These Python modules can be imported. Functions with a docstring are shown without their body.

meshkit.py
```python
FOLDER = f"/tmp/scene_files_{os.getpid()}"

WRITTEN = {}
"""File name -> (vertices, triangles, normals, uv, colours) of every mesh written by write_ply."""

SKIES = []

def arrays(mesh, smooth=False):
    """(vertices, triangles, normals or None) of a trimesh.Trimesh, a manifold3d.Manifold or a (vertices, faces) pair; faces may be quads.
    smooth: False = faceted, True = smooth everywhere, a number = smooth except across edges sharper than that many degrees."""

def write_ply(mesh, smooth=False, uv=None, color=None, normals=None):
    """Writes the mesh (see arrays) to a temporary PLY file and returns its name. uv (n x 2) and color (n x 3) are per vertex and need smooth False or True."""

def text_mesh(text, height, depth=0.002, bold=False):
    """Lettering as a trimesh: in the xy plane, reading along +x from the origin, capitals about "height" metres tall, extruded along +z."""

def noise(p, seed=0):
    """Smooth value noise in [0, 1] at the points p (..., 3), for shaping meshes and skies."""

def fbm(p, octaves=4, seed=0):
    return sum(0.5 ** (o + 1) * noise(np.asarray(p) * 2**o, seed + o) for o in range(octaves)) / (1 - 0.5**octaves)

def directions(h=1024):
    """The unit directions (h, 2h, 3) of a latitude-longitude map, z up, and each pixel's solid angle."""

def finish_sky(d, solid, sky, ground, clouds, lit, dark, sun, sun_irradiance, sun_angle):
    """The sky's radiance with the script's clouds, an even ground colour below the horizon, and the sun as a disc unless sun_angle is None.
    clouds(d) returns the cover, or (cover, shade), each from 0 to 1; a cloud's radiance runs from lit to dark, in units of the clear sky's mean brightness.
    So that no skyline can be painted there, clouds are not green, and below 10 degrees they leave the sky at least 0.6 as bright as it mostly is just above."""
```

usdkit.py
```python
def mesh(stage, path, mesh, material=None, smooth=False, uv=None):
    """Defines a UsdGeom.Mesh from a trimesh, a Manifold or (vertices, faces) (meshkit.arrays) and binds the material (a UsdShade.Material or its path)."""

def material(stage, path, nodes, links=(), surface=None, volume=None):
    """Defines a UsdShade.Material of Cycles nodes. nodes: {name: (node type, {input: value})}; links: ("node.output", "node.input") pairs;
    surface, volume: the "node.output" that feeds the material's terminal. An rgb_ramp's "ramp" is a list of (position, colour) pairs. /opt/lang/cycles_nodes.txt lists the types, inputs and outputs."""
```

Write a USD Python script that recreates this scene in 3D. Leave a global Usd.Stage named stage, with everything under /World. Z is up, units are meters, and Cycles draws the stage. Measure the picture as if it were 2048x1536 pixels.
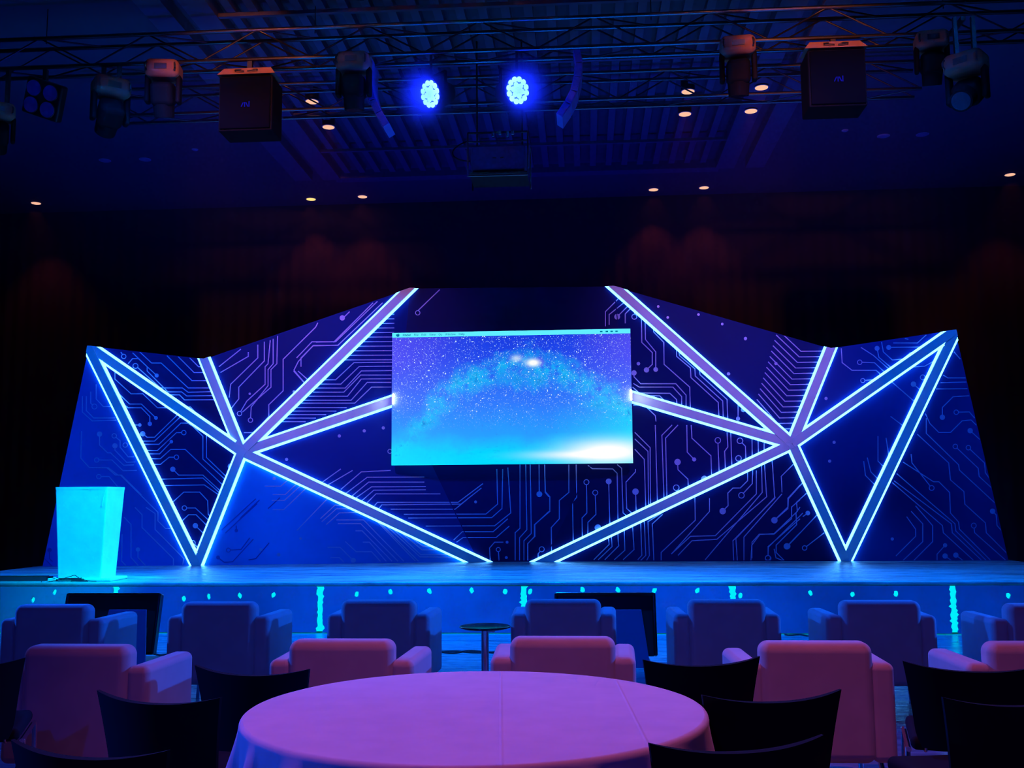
import math, random
import numpy as np, trimesh, manifold3d, usdkit, meshkit
from pxr import Usd, UsdGeom, UsdLux, UsdShade, Gf, Sdf
from shapely.geometry import Polygon, LineString, Point, MultiPolygon
from shapely.ops import unary_union
from shapely import affinity

random.seed(7)
rng = np.random.default_rng(7)
stage = Usd.Stage.CreateInMemory()
UsdGeom.SetStageUpAxis(stage, 'Z'); UsdGeom.SetStageMetersPerUnit(stage, 1.0)
world = UsdGeom.Xform.Define(stage, '/World'); stage.SetDefaultPrim(world.GetPrim())
UsdGeom.Scope.Define(stage, '/World/Looks')

# ------------------------------------------------------------------ camera
FPX, HORIZON, YAW, ROLL, EYE = 2050.0, 1005.0, 4.0, 0.4, 1.4
_p, _y, _r = math.atan((HORIZON - 768) / FPX), math.radians(YAW), math.radians(ROLL)
_f0 = np.array([-math.sin(_y), math.cos(_y), 0]); _r0 = np.array([math.cos(_y), math.sin(_y), 0]); _z = np.array([0, 0, 1.0])
FW = _f0 * math.cos(_p) + _z * math.sin(_p); _u0 = _z * math.cos(_p) - _f0 * math.sin(_p)
RT = math.cos(_r) * _r0 - math.sin(_r) * _u0; UP = math.cos(_r) * _u0 + math.sin(_r) * _r0
EYEP = np.array([0, 0, EYE])
cam = UsdGeom.Camera.Define(stage, '/World/camera')
cam.CreateHorizontalApertureAttr(36.0); cam.CreateVerticalApertureAttr(27.0)
cam.CreateFocalLengthAttr(36.0 * FPX / 2048); cam.CreateClippingRangeAttr(Gf.Vec2f(0.05, 200))
cam.CreateExposureAttr(0.0)
M = Gf.Matrix4d(*[float(v) for v in (*RT, 0, *UP, 0, *(-FW), 0, *EYEP, 1)])
cam.AddTransformOp().Set(M)

# ------------------------------------------------------------------ light levels (all lamps use these)
LED_GAIN = 1.0          # strips on the backdrop beams
WASH_GAIN = 0.7        # cyan wash heads over the stage front
WARM_GAIN = 0.16        # warm ceiling downlights
BLUE_GAIN = 0.35        # blue heads and pars towards the audience

def look_at(pos, target):
    pos, target = np.asarray(pos, float), np.asarray(target, float)
    b = pos - target; b /= np.linalg.norm(b)
    a = np.array([0, 0, 1.0]) if abs(b[2]) < 0.98 else np.array([0, 1.0, 0])
    r = np.cross(a, b); r /= np.linalg.norm(r); u = np.cross(b, r)
    return Gf.Matrix4d(*[float(v) for v in (*r, 0, *u, 0, *b, 0, *pos, 1)])

def lamp(parent, pos, target, color, power, radius=0.1, cone=None, soft=0.4):
    """A lamp of POWER watts-like units; a disc, or with a cone angle in degrees a spot."""
    path = free(parent + '/lamp')
    l = (UsdLux.SphereLight if cone else UsdLux.DiskLight).Define(stage, path)
    l.CreateRadiusAttr(radius); l.CreateColorAttr(Gf.Vec3f(*color)); l.CreateIntensityAttr(power); l.CreateNormalizeAttr(True)
    if cone:
        s = UsdLux.ShapingAPI.Apply(l.GetPrim()); s.CreateShapingConeAngleAttr(cone); s.CreateShapingConeSoftnessAttr(soft)
    UsdGeom.Xformable(l).AddTransformOp().Set(look_at(pos, target))
    return l

# ------------------------------------------------------------------ naming, things, parts
used = {}
def free(path):
    n = used.get(path, 0); used[path] = n + 1
    return path if n == 0 else f'{path}_{n:03d}'

def tag(prim, label=None, category=None, group=None, kind=None):
    for k, v in (('label', label), ('category', category), ('group', group), ('kind', kind)):
        if v: prim.SetCustomDataByKey(k, v)
    return prim

def thing(name, label, category, loc=(0, 0, 0), rotz=0.0, group=None, kind=None):
    x = UsdGeom.Xform.Define(stage, free('/World/' + name))
    x.AddTranslateOp().Set(Gf.Vec3d(*[float(v) for v in loc])); x.AddRotateZOp().Set(float(rotz))
    return tag(x.GetPrim(), label, category, group, kind)

def obj(name, mesh, mat, parent=None, smooth=35, label=None, kind=None):
    base = '/World' if parent is None else str(parent.GetPath())
    m = usdkit.mesh(stage, free(base + '/' + name), mesh, mat, smooth=smooth)
    return tag(m.GetPrim(), label, None, None, kind)

def dup(src, label, loc, rotz=0.0, group=None, name=None):
    was = src.GetCustomData(); nm = name or src.GetName()
    r = thing(nm, label, was['category'], loc, rotz, group or was.get('group'))
    r.GetReferences().AddInternalReference(src.GetPath()); r.SetInstanceable(True)
    return r

# ------------------------------------------------------------------ materials
def mat(name, nodes, links, surface):
    return usdkit.material(stage, '/World/Looks/' + name, nodes, links, surface=surface)
def plain(name, color, rough=0.5, metal=0.0, spec=0.5, **kw):
    return mat(name, {'p': ('principled_bsdf', dict(base_color=color, roughness=rough, metallic=metal, specular_ior_level=spec, **kw))}, [], 'p.BSDF')
def glow(name, color, strength):
    return mat(name, {'e': ('emission', dict(color=color, strength=strength))}, [], 'e.emission')
def fabric(name, c, scale=260.0, bump=0.15, dist=0.002, rough=0.9, vary=0.12, sheen=0.2):
    lo = tuple(x * (1 - vary) for x in c)
    return mat(name, {'t': ('texture_coordinate', {}), 'n': ('noise_texture', dict(scale=scale, detail=3.0)), 'n2': ('noise_texture', dict(scale=6.0, detail=4.0)),
        'r': ('rgb_ramp', {'ramp': [(0.3, lo), (0.7, c)]}), 'b': ('bump', dict(strength=bump, distance=dist)),
        'p': ('principled_bsdf', dict(roughness=rough, specular_ior_level=0.2, sheen_weight=sheen))},
        [('t.object', 'n.vector'), ('t.object', 'n2.vector'), ('n2.fac', 'r.fac'), ('r.color', 'p.base_color'), ('n.fac', 'b.height'), ('b.normal', 'p.normal')], 'p.BSDF')

M_chairfab = fabric('armchair_fabric', (0.62, 0.55, 0.56))
M_black = fabric('black_fabric', (0.010, 0.010, 0.016), sheen=0.0)
M_chrome = plain('chrome', (0.75, 0.75, 0.78), 0.12, 1.0)
M_alu = plain('truss_aluminium', (0.18, 0.175, 0.18), 0.3, 1.0)
M_blackplastic = plain('black_plastic', (0.012, 0.012, 0.015), 0.35)
M_glossblack = plain('gloss_black', (0.008, 0.008, 0.01), 0.12)
M_darkmetal = plain('dark_metal', (0.05, 0.05, 0.055), 0.4, 0.6)
M_bodygrey = plain('lamp_body_grey', (0.006, 0.0055, 0.006), 0.7, 0.0, 0.06)
M_tanmetal = plain('bracket_metal', (0.30, 0.15, 0.10), 0.7, 0.0, 0.1)
M_curtain = mat('black_curtain', {'t': ('texture_coordinate', {}), 'w': ('wave_texture', dict(scale=1.1, distortion=2.5, detail=2.0, bands_direction='x')),
    'b': ('bump', dict(strength=0.35, distance=0.1)), 'p': ('principled_bsdf', dict(base_color=(0.032, 0.028, 0.035), roughness=0.95, specular_ior_level=0.1))},
    [('t.object', 'w.vector'), ('w.fac', 'b.height'), ('b.normal', 'p.normal')], 'p.BSDF')
M_ceiling = plain('ceiling_paint', (0.07, 0.07, 0.09), 0.8)
M_slat = plain('ceiling_slat_paint', (0.09, 0.09, 0.14), 0.6)
M_wall = plain('wall_paint', (0.05, 0.05, 0.06), 0.8)
M_beam = mat('beam_paint', {'t': ('texture_coordinate', {}), 'n': ('noise_texture', dict(scale=3.0, detail=4.0)), 'r': ('rgb_ramp', {'ramp': [(0.3, (0.60, 0.60, 0.63)), (0.7, (0.72, 0.71, 0.74))]}),
    'p': ('principled_bsdf', dict(roughness=0.55))}, [('t.object', 'n.vector'), ('n.fac', 'r.fac'), ('r.color', 'p.base_color')], 'p.BSDF')
M_led = glow('led_strip_light', (0.07, 0.38, 1.0), 8.5 * LED_GAIN)
M_back = glow('understage_light', (0.0, 0.75, 0.85), 1.15)
M_trace = plain('circuit_print_ink', (0.42, 0.36, 0.66), 0.35)
M_tracedark = plain('circuit_print_dark_ink', (0.006, 0.06, 0.36), 0.35)

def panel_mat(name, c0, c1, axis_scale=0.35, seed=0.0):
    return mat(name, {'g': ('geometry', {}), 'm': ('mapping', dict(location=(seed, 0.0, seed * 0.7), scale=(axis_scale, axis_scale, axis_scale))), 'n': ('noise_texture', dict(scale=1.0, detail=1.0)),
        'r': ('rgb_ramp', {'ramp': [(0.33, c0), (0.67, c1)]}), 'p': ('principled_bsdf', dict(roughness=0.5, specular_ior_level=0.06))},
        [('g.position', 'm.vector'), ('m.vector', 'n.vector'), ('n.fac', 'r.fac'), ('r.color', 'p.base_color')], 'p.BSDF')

def wet(name, c0, c1, rlo, rhi, sx, sy, bump, dist):
    """Dark glossy vinyl or lacquer with streaks along x."""
    return mat(name, {'g': ('geometry', {}), 'm': ('mapping', dict(scale=(sx, sy, 1.0))), 'n': ('noise_texture', dict(scale=1.0, detail=5.0, roughness=0.6, distortion=0.6)),
        'm2': ('mapping', dict(scale=(sx * 4, sy * 2.2, 1.0))), 'n2': ('noise_texture', dict(scale=1.0, detail=3.0)),
        'r': ('rgb_ramp', {'ramp': [(0.3, c0), (0.7, c1)]}), 'q': ('map_range', dict(from_min=0.3, from_max=0.7, to_min=rlo, to_max=rhi)),
        'b': ('bump', dict(strength=bump, distance=dist)), 'p': ('principled_bsdf', dict(specular_ior_level=0.6))},
        [('g.position', 'm.vector'), ('m.vector', 'n.vector'), ('g.position', 'm2.vector'), ('m2.vector', 'n2.vector'), ('n.fac', 'r.fac'), ('r.color', 'p.base_color'),
         ('n2.fac', 'q.value'), ('q.result', 'p.roughness'), ('n.fac', 'b.height'), ('b.normal', 'p.normal')], 'p.BSDF')
M_deck = wet('stage_deck_vinyl', (0.10, 0.13, 0.16), (0.50, 0.58, 0.58), 0.12, 0.4, 0.7, 7.0, 0.9, 0.035)
M_floor = wet('hall_floor_vinyl', (0.12, 0.13, 0.16), (0.26, 0.27, 0.31), 0.15, 0.4, 1.2, 7.0, 0.35, 0.015)
M_fascia = mat('stage_fascia_cloth', {'g': ('geometry', {}), 'n': ('noise_texture', dict(scale=1.3, detail=5.0)), 'r': ('rgb_ramp', {'ramp': [(0.3, (0.13, 0.15, 0.30)), (0.7, (0.19, 0.22, 0.42))]}),
    'p': ('principled_bsdf', dict(roughness=0.55))}, [('g.position', 'n.vector'), ('n.fac', 'r.fac'), ('r.color', 'p.base_color')], 'p.BSDF')

# ------------------------------------------------------------------ shape helpers
V = lambda *a: np.array(a, float)
def ray(px, py): return FW * FPX + RT * (px - 1024) + UP * (768 - py)
def on_z(px, py, z): d = ray(px, py); return EYEP + d * (z - EYE) / d[2]
def on_y(px, py, y): d = ray(px, py); return EYEP + d * y / d[1]
def on_plane(px, py, p0, n): d = ray(px, py); return EYEP + d * (np.dot(p0 - EYEP, n) / np.dot(d, n))
cat = trimesh.util.concatenate
def box(cx, cy, cz, sx, sy, sz, rz=0.0):
    m = trimesh.creation.box([sx, sy, sz])
    if rz: m.apply_transform(trimesh.transformations.rotation_matrix(math.radians(rz), [0, 0, 1]))
    m.apply_translation([cx, cy, cz]); return m
def hullm(pts): return trimesh.convex.convex_hull(np.asarray(pts, float))
def rbox(cx, cy, cz, sx, sy, sz, r=0.03, k=2, taper=None):
    """Rounded box; taper(v) may move the corner spheres' centres."""
    s = trimesh.creation.icosphere(k, r).vertices
    pts = []
    for i in (-1, 1):
        for j in (-1, 1):
            for l in (-1, 1):
                c = V(cx + i * (sx / 2 - r), cy + j * (sy / 2 - r), cz + l * (sz / 2 - r))
                if taper: c = taper(c)
                pts.append(s + c)
    return hullm(np.vstack(pts))
def frame_of(d):
    d = d / np.linalg.norm(d); a = V(0, 0, 1) if abs(d[2]) < 0.9 else V(1, 0, 0)
    s = np.cross(d, a); s /= np.linalg.norm(s); return d, s, np.cross(s, d)
def rod(a, b, r, n=8):
    a, b = V(*a), V(*b); d, s, t = frame_of(b - a)
    ang = np.arange(n) * 2 * math.pi / n
    c = np.cos(ang)[:, None] * s + np.sin(ang)[:, None] * t
    v = np.vstack([a + c * r, b + c * r, [a], [b]])
    f = []
    for i in range(n):
        j = (i + 1) % n
        f += [[i, j, n + j], [i, n + j, n + i], [2 * n, j, i], [2 * n + 1, n + i, n + j]]
    m = trimesh.Trimesh(v, f, process=False); m.fix_normals(); return m
def tube(points, r, n=8):
    p = np.asarray(points, float); t = np.gradient(p, axis=0); t /= np.linalg.norm(t, axis=1)[:, None]
    a = np.where(np.abs(t[:, 2:]) < 0.9, [[0, 0, 1.0]], [[1.0, 0, 0]]); s = np.cross(t, a); s /= np.linalg.norm(s, axis=1)[:, None]; u = np.cross(s, t)
    ang = np.arange(n) * 2 * math.pi / n
    v = (p[:, None] + r * (np.cos(ang)[None, :, None] * s[:, None] + np.sin(ang)[None, :, None] * u[:, None])).reshape(-1, 3)
    f = []
    for i in range(len(p) - 1):
        for j in range(n):
            k = (j + 1) % n
            f += [[i * n + j, i * n + k, (i + 1) * n + k], [i * n + j, (i + 1) * n + k, (i + 1) * n + j]]
    e = (len(p) - 1) * n
    for j in range(1, n - 1): f += [[0, j + 1, j], [e, e + j, e + j + 1]]
    m = trimesh.Trimesh(v, f, process=False); m.fix_normals(); return m
def smooth_path(pts, n=60):
    pts = np.asarray(pts, float); t = np.arange(len(pts)); q = np.linspace(0, len(pts) - 1, n)
    from scipy.interpolate import make_interp_spline
    return make_interp_spline(t, pts, k=min(3, len(pts) - 1))(q)
def lathe(profile, n=40, center=(0, 0, 0)):
    m = trimesh.creation.revolve(np.asarray(profile, float), sections=n); m.apply_translation(center); return m
def extrude_xz(poly, y0, y1):
    """A shapely polygon in (x, z) extruded from y0 to y1."""
    ms = [trimesh.creation.extrude_polygon(g, y1 - y0, engine='earcut') for g in getattr(poly, 'geoms', [poly]) if g.area > 1e-7]
    m = cat(ms); v = m.vertices.copy(); m.vertices = np.stack([v[:, 0], y0 + v[:, 2], v[:, 1]], 1); m.fix_normals(); return m
def turn(m, deg, axis, about=(0, 0, 0)):
    m.apply_transform(trimesh.transformations.rotation_matrix(math.radians(deg), axis, about)); return m
def moved(m, d): m = m.copy(); m.apply_translation(d); return m

# ------------------------------------------------------------------ the room
X0, X1, Y0, Y1, ZC = -14.0, 12.0, -6.0, 21.0, 7.75
CX = -1.05                                          # the stage's middle line
obj('floor', box((X0 + X1) / 2, (Y0 + Y1) / 2, -0.05, X1 - X0, Y1 - Y0, 0.1), M_floor, kind='structure')
ceil = thing('ceiling', None, None, kind='structure')
obj('slab', box((X0 + X1) / 2, (Y0 + Y1) / 2, ZC + 0.06, X1 - X0, Y1 - Y0, 0.12), M_ceiling, ceil)
for x in (-5.3, -4.75, 2.7, 3.25):
    obj('beam', box(x, 12.0, ZC - 0.09, 0.34, 13.6, 0.18), M_slat, ceil)
obj('beam', box(CX, 18.9, ZC - 0.08, 7.3, 0.25, 0.16), M_slat, ceil)
for i in range(24):
    obj('slat', box(-4.4 + i * 0.29, 11.9, ZC - 0.06, 0.11, 13.4, 0.12), M_slat, ceil)
for y in (12.2, 13.9, 15.6, 17.3):
    obj('cross_slat', box(CX, y, ZC - 0.14, 7.2, 0.06, 0.05), M_slat, ceil)
obj('wall_back', box((X0 + X1) / 2, Y1 + 0.05, ZC / 2, X1 - X0, 0.1, ZC), M_curtain, kind='structure')
obj('wall_left', box(X0 - 0.05, (Y0 + Y1) / 2, ZC / 2, 0.1, Y1 - Y0, ZC), M_wall, kind='structure')
obj('wall_right', box(X1 + 0.05, (Y0 + Y1) / 2, ZC / 2, 0.1, Y1 - Y0, ZC), M_wall, kind='structure')
obj('wall_front', box((X0 + X1) / 2, Y0 - 0.05, ZC / 2, X1 - X0, 0.1, ZC), M_wall, kind='structure')

# ------------------------------------------------------------------ the stage
ZS, YF, YB = 0.55, 11.2, 15.4
SX0, SX1 = -7.75, 5.95
st = thing('stage_platform', 'low wide stage with glossy streaked deck and backlit cloth front', 'stage')
deck = rbox((SX0 + SX1) / 2, (YF + YB) / 2, ZS - 0.02, SX1 - SX0, YB - YF, 0.04, 0.012, 1)
obj('deck', deck, M_deck, st)
gaps = [on_y(px, 1215, YF)[0] for px in (230, 640, 1048, 1467, 1908)]
dots = [(66, 1199), (109, 1184), (367, 1197), (417, 1193), (479, 1191), (546, 1190), (713, 1188), (781, 1184), (859, 1182), (943, 1181), (1010, 1183), (1060, 1183),
        (1165, 1180), (1236, 1181), (1309, 1181), (1395, 1182), (1481, 1191), (1621, 1186), (1705, 1189), (1792, 1187), (2017, 1191)]
holes = []
for px, py in dots:
    p = on_y(px, py, YF); a = random.uniform(-0.6, 0.6)
    pts = [(0.024 * (1 + random.uniform(-.22, .22)) * math.cos(t), 0.033 * (1 + random.uniform(-.2, .2)) * math.sin(t)) for t in np.linspace(0, 2 * math.pi, 12)[:-1]]
    holes.append(affinity.translate(affinity.rotate(Polygon(pts), math.degrees(a)), p[0], p[2]))
edges = [SX0] + gaps + [SX1]
ztop = ZS - 0.045
for i in range(len(edges) - 1):
    zz = np.linspace(0.012, ztop, 24)
    gl = 0.0 if i == 0 else 0.024; gr = 0.0 if i == len(edges) - 2 else 0.026
    left = [(edges[i] + gl + (abs(random.gauss(0, .011)) if gl else 0), z) for z in zz]
    right = [(edges[i + 1] - gr - (abs(random.gauss(0, .011)) if gr else 0), z) for z in zz]
    poly = Polygon(left + right[::-1]).difference(unary_union(holes))
    obj('fascia_panel', extrude_xz(poly, YF, YF + 0.018), M_fascia, st)
obj('backlight', box((SX0 + SX1) / 2, YF + 0.09, ZS / 2 - .02, SX1 - SX0 - 0.2, 0.02, ZS - 0.07), M_back, st)
for s, x in ((1, SX0), (-1, SX1)):
    obj('side_panel', box(x + s * 0.01, (YF + YB) / 2 + 0.02, (ZS - 0.04) / 2, 0.02, YB - YF - 0.08, ZS - 0.04), M_fascia, st)
obj('rear_panel', box((SX0 + SX1) / 2, YB - 0.01, (ZS - 0.04) / 2, SX1 - SX0, 0.02, ZS - 0.04), M_fascia, st)

# ------------------------------------------------------------------ the folded backdrop
YC = 14.95
PX = dict(BL=(85, 1133), VL=(395, 1131), CL=(957, 1122.5), CR=(1088, 1121.5), VR=(1690, 1122), BR=(2017, 1121),
          HL=(485, 904), HR=(1583, 888), TL=(178, 692), T2=(410, 718), T3=(820, 577), T4=(1228, 573), T5=(1660, 697), TR=(1910, 660), SL=(800, 797), SR=(1250, 790))
DEPTH = dict(CL=YC, CR=YC, SL=YC, SR=YC, T3=YC, T4=YC, HL=14.45, HR=14.62, TL=14.15, T2=14.5, T5=14.8, TR=14.72)
P3 = {}
for k, (px, py) in PX.items():
    p = on_y(px, py, DEPTH[k]) if k in DEPTH else on_z(px, py, ZS)
    if k in ('CL', 'CR'): p[2] = ZS
    P3[k] = p
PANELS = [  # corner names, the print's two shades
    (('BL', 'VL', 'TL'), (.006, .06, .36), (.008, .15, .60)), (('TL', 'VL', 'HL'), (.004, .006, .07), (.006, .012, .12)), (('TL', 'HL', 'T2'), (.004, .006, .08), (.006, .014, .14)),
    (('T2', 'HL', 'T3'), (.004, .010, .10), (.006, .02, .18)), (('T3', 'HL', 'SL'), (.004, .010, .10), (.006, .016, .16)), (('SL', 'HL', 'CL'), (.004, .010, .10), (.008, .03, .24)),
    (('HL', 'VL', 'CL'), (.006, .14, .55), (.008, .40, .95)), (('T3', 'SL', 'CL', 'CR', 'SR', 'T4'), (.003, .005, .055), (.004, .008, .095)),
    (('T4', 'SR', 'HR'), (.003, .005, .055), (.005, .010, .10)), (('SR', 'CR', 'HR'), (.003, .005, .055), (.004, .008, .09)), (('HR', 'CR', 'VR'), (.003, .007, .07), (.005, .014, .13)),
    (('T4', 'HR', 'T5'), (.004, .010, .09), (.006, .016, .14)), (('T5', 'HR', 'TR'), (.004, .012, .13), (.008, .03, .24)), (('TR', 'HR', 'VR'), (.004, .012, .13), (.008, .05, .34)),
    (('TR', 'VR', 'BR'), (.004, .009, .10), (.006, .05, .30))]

# circuit lines, read off five close-ups of the print: (x0, y0, scale) and poly-lines; a leading r / d with a radius puts a ring / dot at the first point
LINES = []
def crop(x0, y0, s, text, dark=False):
    for ln in text.strip().split('\n'):
        for item in ln.split(';'):
            item = item.strip()
            if not item: continue
            mark = None
            if item[0] in 'rd':
                head, item = item.split(' ', 1); mark = (head[0], float(head[1:]) / s)
            pts = [tuple(float(v) for v in q.split(',')) for q in item.split()]
            LINES.append(([(x0 + x / s, y0 + y / s) for x, y in pts], mark, dark))
crop(60, 540, 3.413, '''
r20 720,655 740,670 890,805 1040,805 1080,835 1250,830;d14 865,720 740,605 700,605 670,640;r18 640,590 620,560
750,560 830,635 895,635 1080,805 1245,805;935,585 1105,755 1225,755;1010,590 1120,700 1200,700;1090,600 1150,660 1190,660
700,565 800,660 800,690 920,810 940,832 1035,832 1070,860 1262,857;905,852 1020,852 1055,887 1275,885
580,700 580,745 690,845 770,845 870,940 960,940;d13 860,1010 760,915 680,915 560,800 540,760;d15 818,1050 818,1000 760,940 670,940 590,880
d12 750,1058 680,1058;d18 770,1118 800,1142 850,1142 1010,985;740,1168 850,1168 1040,990;745,1190 880,1190 1030,1045 1090,1045 1180,1135 1180,1290 1360,1455
r18 1050,1110 1000,1110 870,1232 770,1232;d12 965,1172 885,1255 780,1255;790,1288 890,1288 960,1225 1060,1225 1350,1500
r18 1000,1278 950,1278 890,1327 810,1327;1085,1050 1205,1125 1205,1280 1360,1430;d18 975,1360 1015,1400 1180,1400 1330,1536
r20 860,1395 890,1428 1180,1420 1310,1536;890,1472 1190,1467 1290,1536;1050,935 1095,935 1200,1050;d20 1370,1340
358,860 358,970 425,1030 590,1025;385,860 385,960 435,1010 580,1010;r20 440,932 415,910 415,830;452,780 452,880 500,932 550,932
d18 475,1120 475,1195 530,1248 550,1248 640,1333 710,1330;r18 575,1132 615,1165 615,1210 670,1275 710,1275;d18 580,1200 580,1230 660,1313 720,1310
r18 650,1195;r18 455,1297 560,1297 635,1370 730,1368;352,1100 347,1285 405,1348 535,1350 600,1400 625,1400 760,1536;r18 470,1410 540,1410 600,1480 620,1480
1555,510 1555,600 1370,780 1360,870;1600,490 1600,620 1425,800 1425,880 1370,950;r18 1430,980 1480,895 1605,780 1605,660 1625,640 1640,480
r18 1505,1025 1510,935 1625,790 1625,680 1660,640 1660,470;1690,450 1685,640 1645,680 1645,800 1450,970
1965,360 1950,390 1728,610 1728,825 1630,920 1630,1000 1530,1110 1460,1110;2048,490 1925,490 1820,600;1800,690 1890,790;1490,560 1490,590 1300,700;1440,540 1290,660;1830,690 1920,770;2048,515 1935,515 1850,600 1850,660
d8 1800,830;d8 1500,845''')
crop(60, 900, 4.096, '''
630,145 700,205 740,205 1048,510 1048,580 1110,643 1150,643;860,470 918,530 918,635 1175,890 1175,945;950,470 1025,520 1025,650 1260,890 1250,940
770,550 828,610 828,880 890,950;755,690 750,910 790,950;d18 885,815 885,880 950,950;r22 1265,475 1355,475 1490,600
1155,470 1155,440 1260,345 1390,345 1455,415 1460,525 1500,575;1215,610 1300,530 1360,530 1470,640;d22 1355,620 1450,710;r22 1335,760 1400,825''')
crop(60, 900, 4.096, '''
d18 160,820 160,890 185,915;100,870 180,950;1570,655 1850,400;1600,680 1860,440;r20 1625,820 1730,815 1800,720;d16 1540,880 1590,920 1660,915 1830,730;d14 1690,660 1690,620
1720,560 1880,410;1950,480 2048,390;1790,900 1850,890 1960,760''', True)
crop(500, 850, 3.413, '''
100,418 210,418 270,365;155,475 240,475 320,400;150,515 235,515 345,415;155,578 230,578 390,425;480,640 580,548 760,548;490,660 590,572 770,572;520,680 610,600 800,595;320,720 560,470
590,648 775,648 1050,930;600,673 755,673 1010,930;720,722 765,722 970,930;770,800 815,800 930,930;850,640 1130,930;870,650 1150,930
900,660 1160,900 1480,905;940,675 1165,885 1450,885;990,700 1175,853 1400,850;1050,730 1180,828 1350,828;650,795 725,865 830,865 890,930;d18 705,925 615,835 530,835;550,905 610,905 640,935
480,400 620,300;530,410 700,310;620,440 760,320 960,310;650,470 800,357 1190,355;690,490 810,390 1190,390;720,500 830,422 1200,420;760,520 845,445 1200,442;800,530 860,470 1300,470
850,550 870,528 1420,528 1590,400;880,570 900,545 1440,540 1580,430;960,575 1400,575 1480,510;1050,610 1610,608 1690,540 1685,300;1080,635 1650,632 1720,570 1725,300;1200,690 1670,688 1780,600 1760,290
1390,785 1450,728 1660,728 1760,640;1410,800 1455,768 1680,768 1770,690;1640,920 1635,840 1670,800 1730,800;d10 1755,800
d11 165,365;d11 250,235;d11 610,75;d11 780,40;d11 75,850;d12 195,885;d10 1540,525;d9 345,775;d11 910,20;r17 955,180
1843,270 1843,705 1810,735 1810,925;1882,270 1890,715 1840,770 1840,925;1913,270 1920,740 1870,790 1870,925;2040,590 1945,680 1945,760 1895,810 1895,925;d20 1975,472 1973,270;2010,270 2015,460 2040,490
r17 1695,850 1700,925;d10 1750,905''')
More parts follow.
